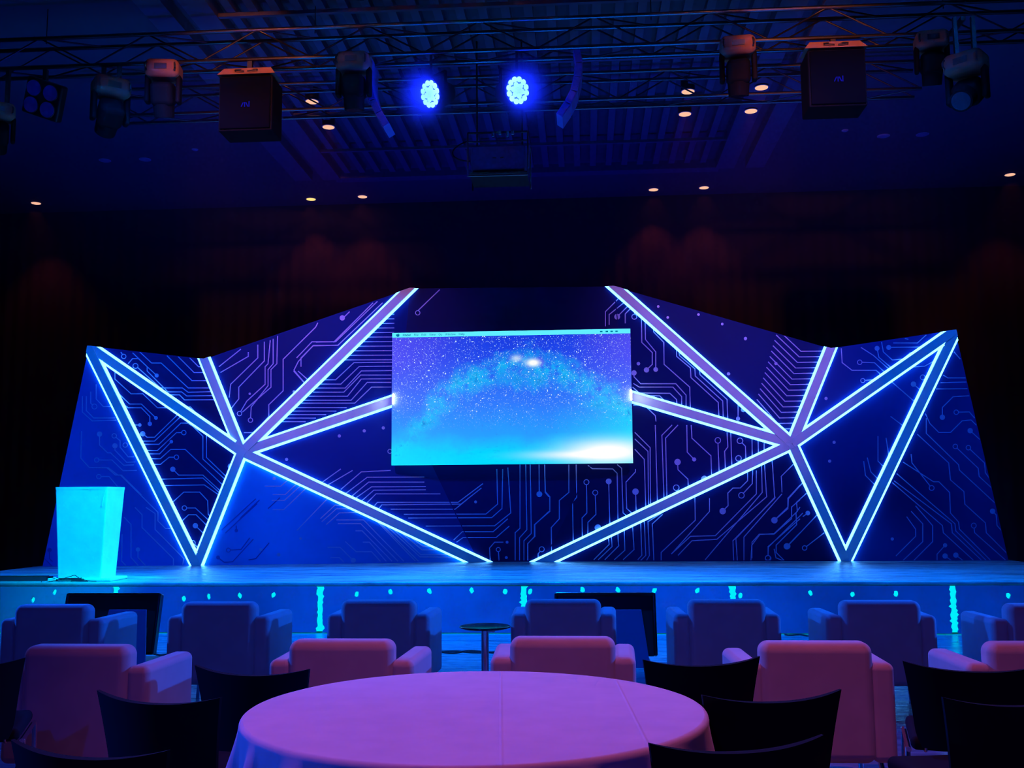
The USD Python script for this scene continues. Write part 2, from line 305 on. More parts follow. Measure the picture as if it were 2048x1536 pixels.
crop(1000, 850, 3.413, '''
305,270 310,455 340,490 340,590 235,680 235,760 190,810 190,925;470,270 470,460 405,515 405,640 350,700 352,870;520,270 523,495 495,525 500,800
r20 590,390 593,600 560,635 563,775;r20 650,462 655,610 600,665 600,760;d20 742,385 750,690;600,275 630,298 770,300 800,330 805,640;800,270 830,295 840,600 870,625
925,300 925,320 860,390 865,570 910,610;d22 925,455 930,600;920,50 1025,155 1028,560;920,95 1010,180 1015,570;920,165 985,235 995,570
1060,0 1075,535;1175,0 1105,70 1120,520;1215,0 1130,90 1140,505;d14 1325,235 1278,185 1275,0;1305,0 1310,90 1440,210 1445,360
r22 1487,105 1497,350;1550,50 1555,150 1533,180 1540,320;1575,50 1583,300;r22 1638,108 1675,145 1680,265;r22 1628,228 1632,285;1720,95 1722,240;1762,110 1765,225;1803,125 1803,205;1857,150 1857,185
d22 1212,253 1215,305 1283,370 1285,435;r22 1203,428 1205,480;d22 1395,368;d22 668,700 668,725;r20 285,848 260,880 262,925
740,770 745,815 640,920;760,760 765,830 670,920;803,720 810,825 715,920;848,700 852,855 780,920;905,690 915,850 840,920;960,660 968,890 940,920;985,650 995,890 960,925
1120,590 1010,660 1020,890 1000,925;1110,610 1040,675 1050,925;1330,490 1333,650 1100,870 1100,925;1430,500 1430,590 1170,880
1750,310 1750,470 1470,755 1300,760 1170,880;1805,260 1820,490 1480,780 1310,790 1215,890;1858,245 1875,500 1590,790 1595,925;1785,280 1790,460 1400,920
d22 1520,588 1557,550 1555,465 1590,430 1640,430 1690,380 1690,310;r22 1648,480 1722,400 1725,300;1880,490 1610,775 1620,925;1925,470 1665,765 1665,925;2000,270 1920,350 1925,460
d22 1873,650 1965,560 1965,500 2048,410;2048,510 1990,560 1990,640 1870,745 1770,745 1720,800 1720,910;r22 1830,910 1830,830 2048,640;d22 1958,828 2048,735;2048,560 2020,600 2025,680 1885,820 1885,870 1940,925''')
crop(1448, 600, 2.793, '''
d16 282,1230 357,1165 360,1110 440,1020;d13 468,1190 440,1210;d16 355,1375 520,1200;r15 450,1385 560,1300;r16 245,1440 248,1380 440,1190;150,1460 155,1370 200,1310 280,1305 410,1180 405,1130 460,1080
280,1390 290,1440 340,1460;860,760 860,900 940,980;905,770 925,900;d9 570,550;d9 615,795;d9 590,900;940,460 1090,590;930,650 1050,740
r16 1110,432 1150,465;d15 1058,470 1090,497 1140,497;1040,375 1120,370 1175,340;655,270 660,350 715,393 850,393 890,430;r15 758,348 840,350 910,415;r14 775,450 840,445;765,265 835,310 920,385
d14 855,270 865,320 930,375 980,370;880,235 890,290 940,335 1000,330 1040,295 1090,290;d14 920,265 1130,262;945,240 1080,240 1130,195;1010,215 1030,220
1225,420 1250,435 1350,435;1210,462 1355,458;1185,497 1360,495;1285,290 1320,330;d15 1220,655 1220,600 1280,540 1370,535;r15 1297,627 1370,625 1400,660
1125,635 1150,690 1200,740 1265,740 1330,675 1380,670 1410,700;1130,660 1130,745 1310,920 1315,950 1520,1140;d15 1375,730 1430,780;r15 1365,825 1455,910 1460,965 1485,1000;r15 1292,818 1420,940 1425,985 1495,1050
1080,750 1255,910 1265,1005 1340,1070 1345,1140 1460,1245 1465,1300 1585,1420;r16 1160,1050 1050,910 1045,860;1000,905 1170,1015 1200,1015 1260,1075 1265,1190 1310,1240 1315,1280 1490,1455
965,970 1290,1250 1295,1290 1465,1455;950,1010 1270,1250 1275,1300 1440,1455;940,1020 1220,1260 1225,1300 1395,1455;d15 1500,1180 1520,1200 1525,1260 1560,1300;r16 1395,1260 1400,1300 1575,1455
d12 1235,1370 1190,1420 1190,1455;d15 1235,1430 1270,1455;d15 1295,1425 1335,1455;1045,1180 1110,1250 1110,1350 1000,1455;1070,1150 1165,1260 1165,1350 1060,1455;1020,1210 1070,1280 1070,1320 960,1430
d9 940,1335;d9 120,215;d9 290,355;d9 25,412;800,880 820,960 870,1010;780,900 790,980 850,1040''')
crop(1448, 600, 2.793, '\n'.join(f'{566 - i * 14},{285 + i * 31} {430 - i * 10},{287 + i * 31} {300 - i * 9},{165 + i * 30}' for i in range(15)))
crop(1000, 550, 3.413, '''
830,140 720,250 720,350;870,170 745,270 745,340;d20 800,285 895,190;910,210 855,265 855,330;r20 917,285 920,230;d18 1000,648 1040,610 1040,530 968,460 965,260;d16 1063,645 1063,525 993,440 990,280
1043,340 1050,390 1118,460 1120,610 1295,765 1300,920;1205,490 1205,555 1300,635 1303,700 1490,870 1495,990;1220,510 1225,550 1330,640 1333,690 1520,860 1525,995;1360,640 1365,680 1550,850 1555,1005
d14 1625,980 1625,880;d16 1660,920;r22 1800,1065;d18 915,668 915,695 960,742 1200,742 1270,820 1270,910;910,740 950,765 1180,765 1240,830 1240,905;905,765 950,805 1160,808 1205,850 1208,890;1000,825 1090,825 1120,855
910,888 985,888 1060,960 1065,1000;d12 945,605;d9 1080,215;d9 1145,290;d9 1355,270;d9 1517,335;d9 1675,437;d9 1563,675''')
crop(500, 550, 3.413, '''
480,745 620,745 745,625 970,622;450,772 650,772 760,655 970,652;430,800 640,800 755,683 965,683;400,828 665,828 760,710 965,708;370,855 690,855 800,733 965,733;350,875 715,875 830,765 965,765
500,715 585,715 710,598 970,596;r18 1145,258 1150,240 1295,100;870,180 585,455 450,458;905,190 600,480 430,483 330,590 300,650 380,745;840,190 570,460;d18 630,293 650,280 680,250;d8 300,795''')
crop(500, 550, 3.413, '\n'.join(f'{900 - i * 30},{270 + i * 31} {985},{268 + i * 31}' for i in range(11)) + '\n' + '\n'.join(f'{300 - i * 32},{905 + i * 24} {660 - i * 70},{905 + i * 24}' for i in range(5)))

shape_pale, shape_dark = [], []
for pts, mark, dark in LINES:
    out = shape_dark if dark else shape_pale
    if len(pts) > 1:
        ls = LineString(pts).buffer(1.0, cap_style=2, join_style=2)
        if mark and mark[0] == 'r': ls = ls.difference(Point(pts[0]).buffer(mark[1] * 0.8))
        out.append(ls)
    if mark:
        c = Point(pts[0]).buffer(mark[1], 6)
        if mark[0] == 'r': c = c.difference(Point(pts[0]).buffer(max(mark[1] - 1.7, 1.5), 6))
        out.append(c)
pale, darkp = unary_union(shape_pale), unary_union(shape_dark)

bd = thing('stage_backdrop', 'folded angular stage backdrop printed with circuit lines and LED-edged beams', 'backdrop')
def on_panel(poly, p0, n, lift, thick):
    """Flat print: a polygon laid on the panel's plane, THICK metres of ink standing LIFT off it."""
    ms = []
    for g in getattr(poly, 'geoms', [poly]):
        if g.geom_type != 'Polygon' or g.area < 2.0: continue
        m = trimesh.creation.extrude_polygon(g, 1.0, engine='earcut'); v = m.vertices
        w = np.array([on_plane(a, b, p0, n) for a, b in v[:, :2]]) + n * (lift + thick * v[:, 2:3])
        m.vertices = w; m.fix_normals(); ms.append(m)
    return cat(ms) if ms else None
NORM = {}
for i, (ks, c0, c1) in enumerate(PANELS):
    q = np.array([P3[k] for k in ks]); n = np.cross(q[1] - q[0], q[2] - q[0]); n /= np.linalg.norm(n)
    if n[1] > 0: n = -n
    c2 = q[:, [0, 2]]; pl = Polygon(c2)
    mm = trimesh.creation.extrude_polygon(pl, 1.0, engine='earcut'); v = mm.vertices
    ydepth = q[0][1] - ((v[:, 0] - q[0][0]) * n[0] + (v[:, 1] - q[0][2]) * n[2]) / n[1]
    mm.vertices = np.stack([v[:, 0], ydepth + 0.07 * (1 - v[:, 2]) , v[:, 1]], 1); mm.fix_normals()
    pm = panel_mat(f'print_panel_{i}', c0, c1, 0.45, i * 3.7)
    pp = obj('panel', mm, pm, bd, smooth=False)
    pxp = Polygon([PX[k] for k in ks]).buffer(-1.0)
    for shp, mt_, nm in ((pale, M_trace, 'circuit_print'), (darkp, M_tracedark, 'dark_circuit_print')):
        tr = on_panel(shp.intersection(pxp), q[0], n, 0.0005, 0.0015)
        if tr is not None: obj(nm, tr, mt_, pp, smooth=False)
BEAMS = [('TL', 'VL'), ('TL', 'HL'), ('T2', 'HL'), ('T3', 'HL'), ('SL', 'HL'), ('HL', 'CL'), ('HL', 'VL'), ('T4', 'HR'), ('SR', 'HR'), ('HR', 'CR'), ('HR', 'VR'), ('T5', 'HR'), ('TR', 'HR'), ('TR', 'VR')]
nf = V(0, -1, 0)
def bar(a, b, s, n, w, h0, h1):
    return hullm([p + s * i * w / 2 + n * h for p in (a, b) for i in (-1, 1) for h in (h0, h1)])
def solid(m): return manifold3d.Manifold(manifold3d.Mesh(np.asarray(m.vertices, np.float32), np.asarray(m.faces, np.uint32)))
BW, BH = 0.118, 0.055
outline = Polygon([(P3[k][0], P3[k][2]) for k in ('BL', 'TL', 'T2', 'T3', 'T4', 'T5', 'TR', 'BR')])
clip = solid(extrude_xz(outline.intersection(Polygon([(-20, ZS + .001), (20, ZS + .001), (20, 20), (-20, 20)])), 13.0, 16.0))
raw = []
for a, b in BEAMS:
    A, B = P3[a], P3[b]; d = B - A; L = np.linalg.norm(d); d = d / L
    s = np.cross(d, nf); s /= np.linalg.norm(s); n = np.cross(s, d)
    if n[1] > 0: n = -n
    ea = 0.0 if a[0] == 'H' else 0.25; eb = 0.0 if b[0] == 'H' else 0.25
    if a[0] == 'S': ea = -0.02
    A2, B2 = A - d * ea, B + d * eb
    leds = [bar(A2, B2, *(s, n), BW, .012, .034) for _ in ()]
    leds = []
    for sg in (-1, 1):
        o = s * sg * (BW / 2 + .017); leds.append(solid(bar(A2 + o, B2 + o, s, n, .032, .010, .032)))
    raw.append((solid(bar(A2, B2, s, n, BW, -0.03, BH)), leds, (a, b)))
for i, (beam, leds, (a, b)) in enumerate(raw):
    body = beam ^ clip
    near = [r[0] for j, r in enumerate(raw) if j != i and {a, b} & set(r[2])]
    for j, r in enumerate(raw):
        if j < i and {a, b} & set(r[2]): body = body - r[0]
    bm = obj('beam', body, M_beam, bd, smooth=False)
    for l in leds:
        l = l ^ clip
        for r in near: l = l - r
        if l.num_tri() > 0: obj('led_strip', l, M_led, bm, smooth=False)

# ------------------------------------------------------------------ the projection screen
YS = 14.70
sc4 = [on_y(px, py, YS) for px, py in ((784, 667), (1260, 656), (1267, 926), (783, 931))]
sx0, sx1 = (sc4[0][0] + sc4[3][0]) / 2, (sc4[1][0] + sc4[2][0]) / 2; sz1, sz0 = (sc4[0][2] + sc4[1][2]) / 2, (sc4[2][2] + sc4[3][2]) / 2
SW, SH = sx1 - sx0, sz1 - sz0
def galaxy_material():
    """A desktop picture of a starry sky: milky band arching over a brightening horizon."""
    N, L = {}, []
    N['t'] = ('texture_coordinate', {}); N['s'] = ('separate_xyz', {}); L.append(('t.object', 's.vector'))   # object space: x 0..SW, z 0..SH
    def math_(k, op, a, b=None, c=None, clamp=False):
        d = dict(math_type=op, use_clamp=clamp)
        for i, v in enumerate((a, b, c)):
            if v is None: continue
            if isinstance(v, str): L.append((v, f'{k}.value{i + 1}'))
            else: d[f'value{i + 1}'] = float(v)
        N[k] = ('math', d); return k + '.value'
    u = math_('u', 'divide', 's.x', SW); w = math_('w', 'divide', 's.z', SH)
    N['n'] = ('noise_texture', dict(scale=1.6, detail=5.0, roughness=0.62)); L.append(('t.object', 'n.vector'))
    N['n2'] = ('noise_texture', dict(scale=4.5, detail=6.0, roughness=0.7)); L.append(('t.object', 'n2.vector'))
    # band: arch z = 0.80 - 2.2 (u-0.55)^2
    du = math_('du', 'subtract', u, 0.56); du2 = math_('du2', 'multiply', du, du); arch = math_('arch', 'multiply_add', du2, -2.3, 0.74)
    dz = math_('dz', 'subtract', w, arch); wob = math_('wob', 'multiply_add', 'n.fac', 0.5, -0.25); dz2 = math_('dz2', 'add', dz, wob)
    ad = math_('ad', 'absolute', dz2); band = math_('band', 'multiply_add', ad, -5.5, 1.0, True)
    grain = math_('grain', 'multiply_add', 'n2.fac', 3.2, -1.15, True); band2 = math_('band2', 'multiply', band, grain)
    # base colour from height and side
    hz = math_('hz', 'multiply_add', 'n.fac', 0.16, -0.08); hh = math_('hh', 'add', w, hz)
    N['base'] = ('rgb_ramp', {'ramp': [(0.0, (0.0, .72, 1.0)), (.10, (0.0, .64, 1.0)), (.23, (.02, .34, 1.0)), (.45, (.03, .19, .95)), (.78, (.015, .07, .82)), (1.0, (.008, .035, .72))]}); L.append((hh, 'base.fac'))
    side = math_('side', 'multiply_add', math_('sa', 'absolute', math_('sb', 'subtract', u, 0.52)), 2.6, -0.62, True)
    top = math_('top', 'multiply_add', w, 2.2, -0.75, True); vio = math_('vio', 'multiply', side, top); vio2 = math_('vio2', 'multiply', vio, 0.7)
    N['m1'] = ('mix_color', dict(b=(.13, .085, .95))); L.extend([('base.color', 'm1.a'), (vio2, 'm1.fac')])
    right = math_('right', 'multiply_add', u, 2.6, -1.75, True); low = math_('low', 'multiply_add', w, -2.6, 1.35, True); rl = math_('rl', 'multiply', right, low)
    N['m2'] = ('mix_color', dict(b=(0.0, .82, 1.0))); L.extend([('m1.result', 'm2.a'), (rl, 'm2.fac')])
    b3 = math_('b3', 'multiply', band2, 0.9)
    N['m3'] = ('mix_color', dict(b=(0.0, .80, 1.0))); L.extend([('m2.result', 'm3.a'), (b3, 'm3.fac')])
    lane = math_('lane', 'multiply', math_('lane0', 'multiply_add', 'n2.fac', 7.0, -3.75, True), math_('lane1', 'multiply_add', ad, -6.5, 1.1, True))
    N['m3b'] = ('mix_color', dict(b=(.004, .045, .62))); L.extend([('m3.result', 'm3b.a'), (math_('lane2', 'multiply', lane, 0.85), 'm3b.fac')])
    # white glow low right and a bright knot in the band
    def blob(k, cu, cw, ru, rw, gain):
        a = math_(k + 'a', 'divide', math_(k + 'b', 'subtract', u, cu), ru); b = math_(k + 'c', 'divide', math_(k + 'd', 'subtract', w, cw), rw)
        r = math_(k + 'e', 'add', math_(k + 'f', 'multiply', a, a), math_(k + 'g', 'multiply', b, b))
        return math_(k + 'k', 'multiply', math_(k + 'h', 'exponent', math_(k + 'i', 'multiply', r, -1.0)), gain)
    g = math_('gsum', 'add', blob('g1', .90, .085, .15, .075, 1.25), blob('g4', .74, .065, .15, .028, .55)); g2 = math_('gg', 'add', g, blob('g2', .595, .755, .024, .024, 1.3)); g3 = math_('ggg', 'add', g2, blob('g3', .525, .79, .02, .022, .5), None, True)
    N['m4'] = ('mix_color', dict(b=(1.0, 1.0, .95))); L.extend([('m3b.result', 'm4.a'), (g3, 'm4.fac')])
    # stars
    N['v'] = ('voronoi_texture', dict(scale=33.0, randomness=1.0)); L.append(('t.object', 'v.vector'))
    N['v2'] = ('voronoi_texture', dict(scale=62.0, randomness=1.0)); L.append(('t.object', 'v2.vector'))
    N['sc'] = ('separate_color', {}); L.append(('v.color', 'sc.color')); N['sc2'] = ('separate_color', {}); L.append(('v2.color', 'sc2.color'))
    s1 = math_('s1', 'less_than', 'v.distance', math_('sr', 'multiply_add', math_('sp', 'power', 'sc.r', 3.0), 0.30, 0.10)); k1 = math_('k1', 'greater_than', 'sc.g', 0.42); st1 = math_('st1', 'multiply', s1, k1)
    s2 = math_('s2', 'less_than', 'v2.distance', 0.36); k2 = math_('k2', 'greater_than', 'sc2.g', 0.5); st2 = math_('st2', 'multiply', s2, k2)
    ss = math_('ss', 'maximum', st1, math_('st2b', 'multiply', st2, 0.6)); fade = math_('fade', 'multiply_add', w, 4.0, -0.95, True); sf = math_('sf', 'multiply', math_('sg', 'multiply', ss, fade), 0.8)
    N['m5'] = ('mix_color', dict(b=(.75, .95, 1.0))); L.extend([('m4.result', 'm5.a'), (sf, 'm5.fac')])
    N['e'] = ('emission', dict(strength=1.0)); L.append(('m5.result', 'e.color'))
    N['d'] = ('diffuse_bsdf', dict(color=(.06, .06, .06))); N['a'] = ('add_closure', {}); L.extend([('e.emission', 'a.closure1'), ('d.BSDF', 'a.closure2')])
    return mat('projected_starry_sky', N, L, 'a.closure')
scr = thing('projection_screen', 'large projection screen showing a blue starry sky desktop at the backdrop centre', 'screen', (sx0, YS, sz0))
BAR = SH * 0.036
obj('picture', box(SW / 2, 0.012, (SH - BAR) / 2, SW, 0.02, SH - BAR), galaxy_material(), scr, smooth=False)
M_bar = glow('projected_menu_bar', (0.12, .86, 1.0), 1.0)
mb = obj('menu_bar', box(SW / 2, 0.012, SH - BAR / 2, SW, 0.02, BAR), M_bar, scr, smooth=False, label='light cyan menu bar along the top')
M_ink = glow('projected_text', (0.0, .16, .42), 1.0)
def scr_text(txt, u, bold=False):
    t = meshkit.text_mesh(txt, BAR * 0.42, 0.001, bold); v = t.vertices.copy()
    t.vertices = np.stack([u + v[:, 0], -v[:, 2] + 0.0015, SH - BAR * 0.70 + v[:, 1]], 1); t.fix_normals(); return t
words, u = [], 0.155
for wd, b in (('Finder', True), ('File', False), ('Edit', False), ('View', False), ('Go', False), ('Window', False), ('Help', False)):
    t = scr_text(wd, u, b); words.append(t); u = t.bounds[1][0] + 0.045
apple = unary_union([Point(-.011, 0).buffer(.016), Point(.011, 0).buffer(.016), Point(0, -.006).buffer(.017)]).difference(Point(.031, .002).buffer(.011)).union(affinity.rotate(affinity.scale(Point(.004, .024).buffer(.008), 1, .5), 45))
words.append(extrude_xz(affinity.translate(apple, 0.085, SH - BAR * 0.52), -0.001, 0.0015))
for k, x in enumerate((SW - .42, SW - .34, SW - .27, SW - .2)): words.append(box(x, 0.001, SH - BAR * 0.52, 0.035, 0.002, BAR * 0.25))
obj('menu_text', cat(words), M_ink, mb, smooth=False)
obj('frame', cat([box(SW / 2, 0.045, SH - 0.02, SW, 0.04, 0.04), box(SW / 2, 0.045, 0.02, SW, 0.04, 0.04), box(0.02, 0.045, SH / 2, 0.04, 0.04, SH), box(SW - 0.02, 0.045, SH / 2, 0.04, 0.04, SH),
    box(0.4, 0.13, SH * .5, 0.05, 0.16, 0.05), box(SW - 0.4, 0.13, SH * .5, 0.05, 0.16, 0.05)]), M_darkmetal, scr, smooth=False)
M_ledend = glow('led_end_light', (0.75, 1.0, 1.0), 40.0)
for px, py in ((787, 798), (1262, 790)):
    c = on_y(px, py, YS - 0.03)
    side = 1 if px < 1000 else -1
    obj('edge_light', rbox(c[0] - sx0 + side * 0.0, -0.035, c[2] - sz0, 0.03, 0.03, 0.16, 0.012, 1), M_ledend, scr)

# ------------------------------------------------------------------ lectern and small things on the deck
lx0, lx1 = on_y(106, 1160, 11.33)[0], on_y(205, 1160, 11.33)[0]
M_cloth = fabric('lectern_cloth', (0.75, 0.77, 0.78), 120, 0.1, 0.002)
lc = thing('lectern', 'white cloth-wrapped tapered lectern at the left end of the stage', 'lectern', ((lx0 + lx1) / 2, 11.55, ZS))
LH = on_y(150, 974, 11.36)[2] - ZS
def lect(z0, z1, grow=0.0, k=12):
    prof = lambda z: (0.250 + 0.058 * (z / LH), 0.19 + 0.035 * (z / LH))
    pts = []
    for z in (z0, z1):
        hx, hy = prof(z)
        for i in (-1, 1):
            for j in (-1, 1):
                for a in np.linspace(0, math.pi / 2, 5):
                    r = 0.018
                    pts.append((i * (hx - r + r * math.cos(a)) + 0, j * (hy - r + r * math.sin(a)), z))
    return hullm(pts)
obj('body', lect(0.03, LH - 0.03), M_cloth, lc, smooth=30)
top = lect(LH - 0.03, LH); top.vertices[:, :2] *= 1.008
obj('top_board', top, M_cloth, lc, smooth=30)
fold = [(0.29, -0.222, LH - 0.02), (0.265, -0.224, LH - 0.12), (0.245, -0.222, LH - 0.22)]
obj('cloth_fold', tube(smooth_path(fold, 12), 0.006, 6), M_cloth, lc)
obj('base_plate', rbox(0.05, 0.0, 0.018, 0.66, 0.44, 0.036, 0.012, 1), M_cloth, lc)
M_white = plain('white_plastic', (0.75, 0.76, 0.78), 0.4)
for px, py, w in ((87, 1166, .085), (104, 1168.5, .09)):
    p = on_z(px, py, ZS); b = thing('power_adapter', 'small white power adapter on the stage edge, ' + ('left one' if px < 95 else 'touching the lectern'), 'adapter', (p[0], 11.30 + (0.03 if px < 95 else 0), ZS))
    obj('case', rbox(0, 0, 0.02, w, 0.06, 0.04, 0.008, 1), M_white, b); obj('plug', rbox(w * .4, -0.02, 0.044, 0.03, 0.025, 0.012, 0.004, 1), M_white, b)
cb = thing('cable_ramp', 'flat black cable ramp lying on the left end of the stage', 'cable ramp', (-6.35, 11.52, ZS))
obj('ramp', hullm([(x, y, z) for x in (-.95, .22) for y, z in ((-.12, 0), (.12, 0), (-.07, .045), (.07, .045))]), M_blackplastic, cb, smooth=False)
obj('lid', box(-.365, 0, .048, 1.1, .10, .006), M_darkmetal, cb, smooth=False)
cc = thing('cable', 'black cable coiled on the stage in front of the lectern', 'cable')
p0 = V((lx0 + lx1) / 2 - 0.05, 11.262, ZS + 0.008)
pts = [p0 + V(0.20 * math.cos(t) * (1 - .02 * t), 0.030 * math.sin(t), 0.004 * t * .5) for t in np.linspace(0, 6 * math.pi, 90)]
obj('coil', tube(pts, 0.006, 6), M_blackplastic, cc)
obj('loop', tube(smooth_path([p0 + V(-.35, .03, 0), p0 + V(-.22, .0, .0), p0 + V(-.02, 0.01, .05), p0 + V(.05, .01, .065), p0 + V(.11, .01, .03), p0 + V(.3, .0, 0)], 40), 0.004, 6), M_blackplastic, cc)

# ------------------------------------------------------------------ confidence monitors on the floor in front of the stage (rear side to the hall)
def monitor(label, xc, panel_dx, lean):
    W, Ht = 0.86, 0.54
    t = thing('floor_monitor', label, 'monitor', (xc, 9.15, 0), 0)
    def tilt(m): return turn(m, -14, [1, 0, 0], (0, -0.05, 0.05))
    obj('housing', tilt(rbox(0, 0, 0.35, W, 0.06, Ht, 0.022, 2)), M_blackplastic, t)
    obj('rim', tilt(cat([rbox(0, -0.01, 0.35 + Ht / 2 - 0.012, W + 0.012, 0.085, 0.03, 0.012, 1), rbox(-W / 2, -0.01, 0.35, 0.03, 0.085, Ht, 0.012, 1), rbox(W / 2, -0.01, 0.35, 0.03, 0.085, Ht, 0.012, 1)])), M_glossblack, t)
    obj('screen', tilt(box(0, 0.032, 0.36, W - 0.05, 0.006, Ht - 0.06)), M_glossblack, t, smooth=False)
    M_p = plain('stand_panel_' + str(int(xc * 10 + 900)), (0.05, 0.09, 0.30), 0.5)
    pan = hullm([(panel_dx + sx * w, y, z) for sx in (-1, 1) for w, y, z in ((.17, -.075, .47), (.17, -.055, .47), (.23, -.20, 0.0), (.23, -.18, 0.0))])
    obj('stand_panel', pan, M_p, t, smooth=False)
    obj('foot', rbox(panel_dx, 0.02, 0.012, 0.5, 0.42, 0.024, 0.01, 1), M_blackplastic, t)
    for s in (-1, 1): obj('strut', rod((panel_dx + s * .14, -.08, .03), (panel_dx + s * .14, .03, .30), .012), M_darkmetal, t)
    return t
monitor('black floor monitor seen from behind, at the stage front left below the lectern', (on_y(213, 1190, 9.1)[0]), 0.21, 0)
monitor('black floor monitor seen from behind, at the stage front near the side table', (on_y(1210, 1186, 9.1)[0]), 0.14, 0)

# ------------------------------------------------------------------ armchairs
def make_armchair(label, loc, rotz, group):
    t = thing('armchair', label, 'armchair', loc, rotz, group)
    def back_taper(c):
        c = c.copy(); c[1] += 0.04 * (0.75 - c[2]) / 0.6 if c[1] > -0.3 else 0.0; return c
    obj('backrest', rbox(0, -0.245, 0.452, 0.525, 0.15, 0.556, 0.05, 3), M_chairfab, t)
    for s in (-1, 1):
        def arm_t(c, s=s):
            c = c.copy()
            if c[1] > 0.1: c[0] += s * 0.014
            return c
        arm = rbox(s * 0.305, -0.03, 0.405, 0.115, 0.54, 0.46, 0.036, 3, arm_t)
        obj('arm', arm, M_chairfab, t)
    obj('seat_base', rbox(0, 0.01, 0.25, 0.50, 0.44, 0.16, 0.03, 2), M_chairfab, t)
    obj('seat_cushion', rbox(0, 0.04, 0.385, 0.50, 0.42, 0.13, 0.05, 2), M_chairfab, t)
    for sx in (-1, 1):
        for sy in (-1, 1):
            obj('leg', rod((sx * .29, -.03 + sy * .2, .19), (sx * .315, -.03 + sy * .235, 0), .013, 10), M_chrome, t)
    return t
ZA = 0.73
SPOTS = [  # px of the middle of the back's top rim, label
    ((160, 1290), 'pale upholstered armchair of the near row, leftmost, before the left floor monitor', 0, 'near'),
    ((685, 1279), 'pale upholstered armchair of the near row, just beyond the table edge left of its middle', 0, 'near'),
    ((1125, 1274), 'pale upholstered armchair of the near row, just beyond the table edge right of its middle', 0, 'near'),
    ((1628, 1283), 'pale upholstered armchair of the near row, fully visible to the floor right of the table', 0, 'near'),
    ((2083, 1284), 'pale upholstered armchair of the near row, cut by the right picture edge', 0, 'near'),
    ((109, 1209), 'pale upholstered armchair of the far row, leftmost, under the lectern', 0, 'far'),
    ((440, 1204), 'pale upholstered far-row armchair just right of the left floor monitor', 0, 'far'),
    ((758, 1200), 'pale upholstered armchair of the far row, to the left of the round side table', 0, 'far'),
    ((1126, 1199), 'pale upholstered far-row armchair between the side table and a monitor', 0, 'far'),
    ((1452, 1199), 'pale upholstered armchair of the far row, right of the right floor monitor', 0, 'far'),
    ((1758, 1201), 'pale upholstered armchair of the far row, second from the right edge', 0, 'far'),
    ((2092, 1207), 'pale upholstered armchair of the far row, only its arm showing at the right picture edge', 0, 'far')]
arm0 = None
for (px, py), label, rz, row in SPOTS:
    p = on_z(px, py, ZA); loc = (p[0], p[1] + 0.26, 0); grp = f'{row} row of armchairs'
    if arm0 is None: arm0 = make_armchair(label, loc, rz, grp)
    else: dup(arm0, label, loc, rz, grp)

# ------------------------------------------------------------------ side table
p = on_z(970, 1252, 0.55)
sd = thing('side_table', 'small round black side table on one chrome column between far armchairs', 'side table', (p[0], p[1], 0))
obj('tabletop', lathe([(0, .535), (.165, .535), (.178, .542), (.178, .548), (.17, .552), (0, .552)], 48), M_glossblack, sd)
obj('column', lathe([(0, .02), (.026, .02), (.026, .535), (0, .535)], 20), M_chrome, sd)
obj('base', lathe([(0, 0), (.15, 0), (.15, .008), (.03, .022), (0, .022)], 40), M_chrome, sd)
obj('fitting', rbox(.045, -.02, .522, .05, .03, .022, .006, 1), M_white, sd, label='small white clip under the tabletop')

# ------------------------------------------------------------------ banquet table and its cloth
TC = on_z(948, 1414, 0.75); TC = V(-0.36, 3.37, 0); TR = 0.735
tb = thing('banquet_table', 'round folding banquet table hidden under a pale cloth', 'table', TC)
obj('tabletop', lathe([(0, .715), (TR - .012, .715), (TR - .004, .722), (TR - .004, .736), (TR - .012, .742), (0, .742)], 64), M_tanmetal, tb)
for sx in (-1, 1):
    for sy in (-1, 1): obj('leg', rod((sx * .42, sy * .3, .715), (sx * .46, sy * .32, 0), .016), M_darkmetal, tb)
half = 0.89
nt, nr = 360, 46
verts, faces = [], []
for i in range(nt):
    th = 2 * math.pi * i / nt; c, s = math.cos(th), math.sin(th)
    L = min(half / max(abs(c), abs(s)), 0.985)
    corner = (L - half) / (0.985 - half)
    for j in range(nr):
        if j < 14: q = (TR - .015) * j / 14; r, z = q, .7465
        else:
            q = (j - 14) / (nr - 15); ln = q * (L - TR + .015 + .012)
            if ln < .024: a = ln / .024 * math.pi / 2; r, z = TR - .015 + .0155 * math.sin(a), .7465 - .0155 * (1 - math.cos(a))
            else:
                h = ln - .024
                f = (0.022 + .035 * corner) * math.sin(th * 17 + 1.3 * math.sin(th * 5)) + .012 * math.sin(th * 41 + 2)
                grow = min(h / .22, 1.0) ** 1.1
                r = TR + .0005 + h * .055 + max(f, -0.02) * grow + 0.004 * grow; z = .731 - h * .975
                r = max(r, TR + .001)
        verts.append((r * c, r * s, z))
for i in range(nt):
    k = (i + 1) % nt
    for j in range(nr - 1):
        if j == 0: faces.append((i * nr, i * nr + 1, k * nr + 1))
        else: faces += [(i * nr + j, i * nr + j + 1, k * nr + j + 1), (i * nr + j, k * nr + j + 1, k * nr + j)]
cm = trimesh.Trimesh(verts, faces, process=False); cm.merge_vertices(); cm.fix_normals()
def crease(pa, pb):
    a, b = on_z(*pa, .747) - TC, on_z(*pb, .747) - TC; d = b - a; d /= np.linalg.norm(d[:2]); n = V(-d[1], d[0]); return n, n @ a[:2]
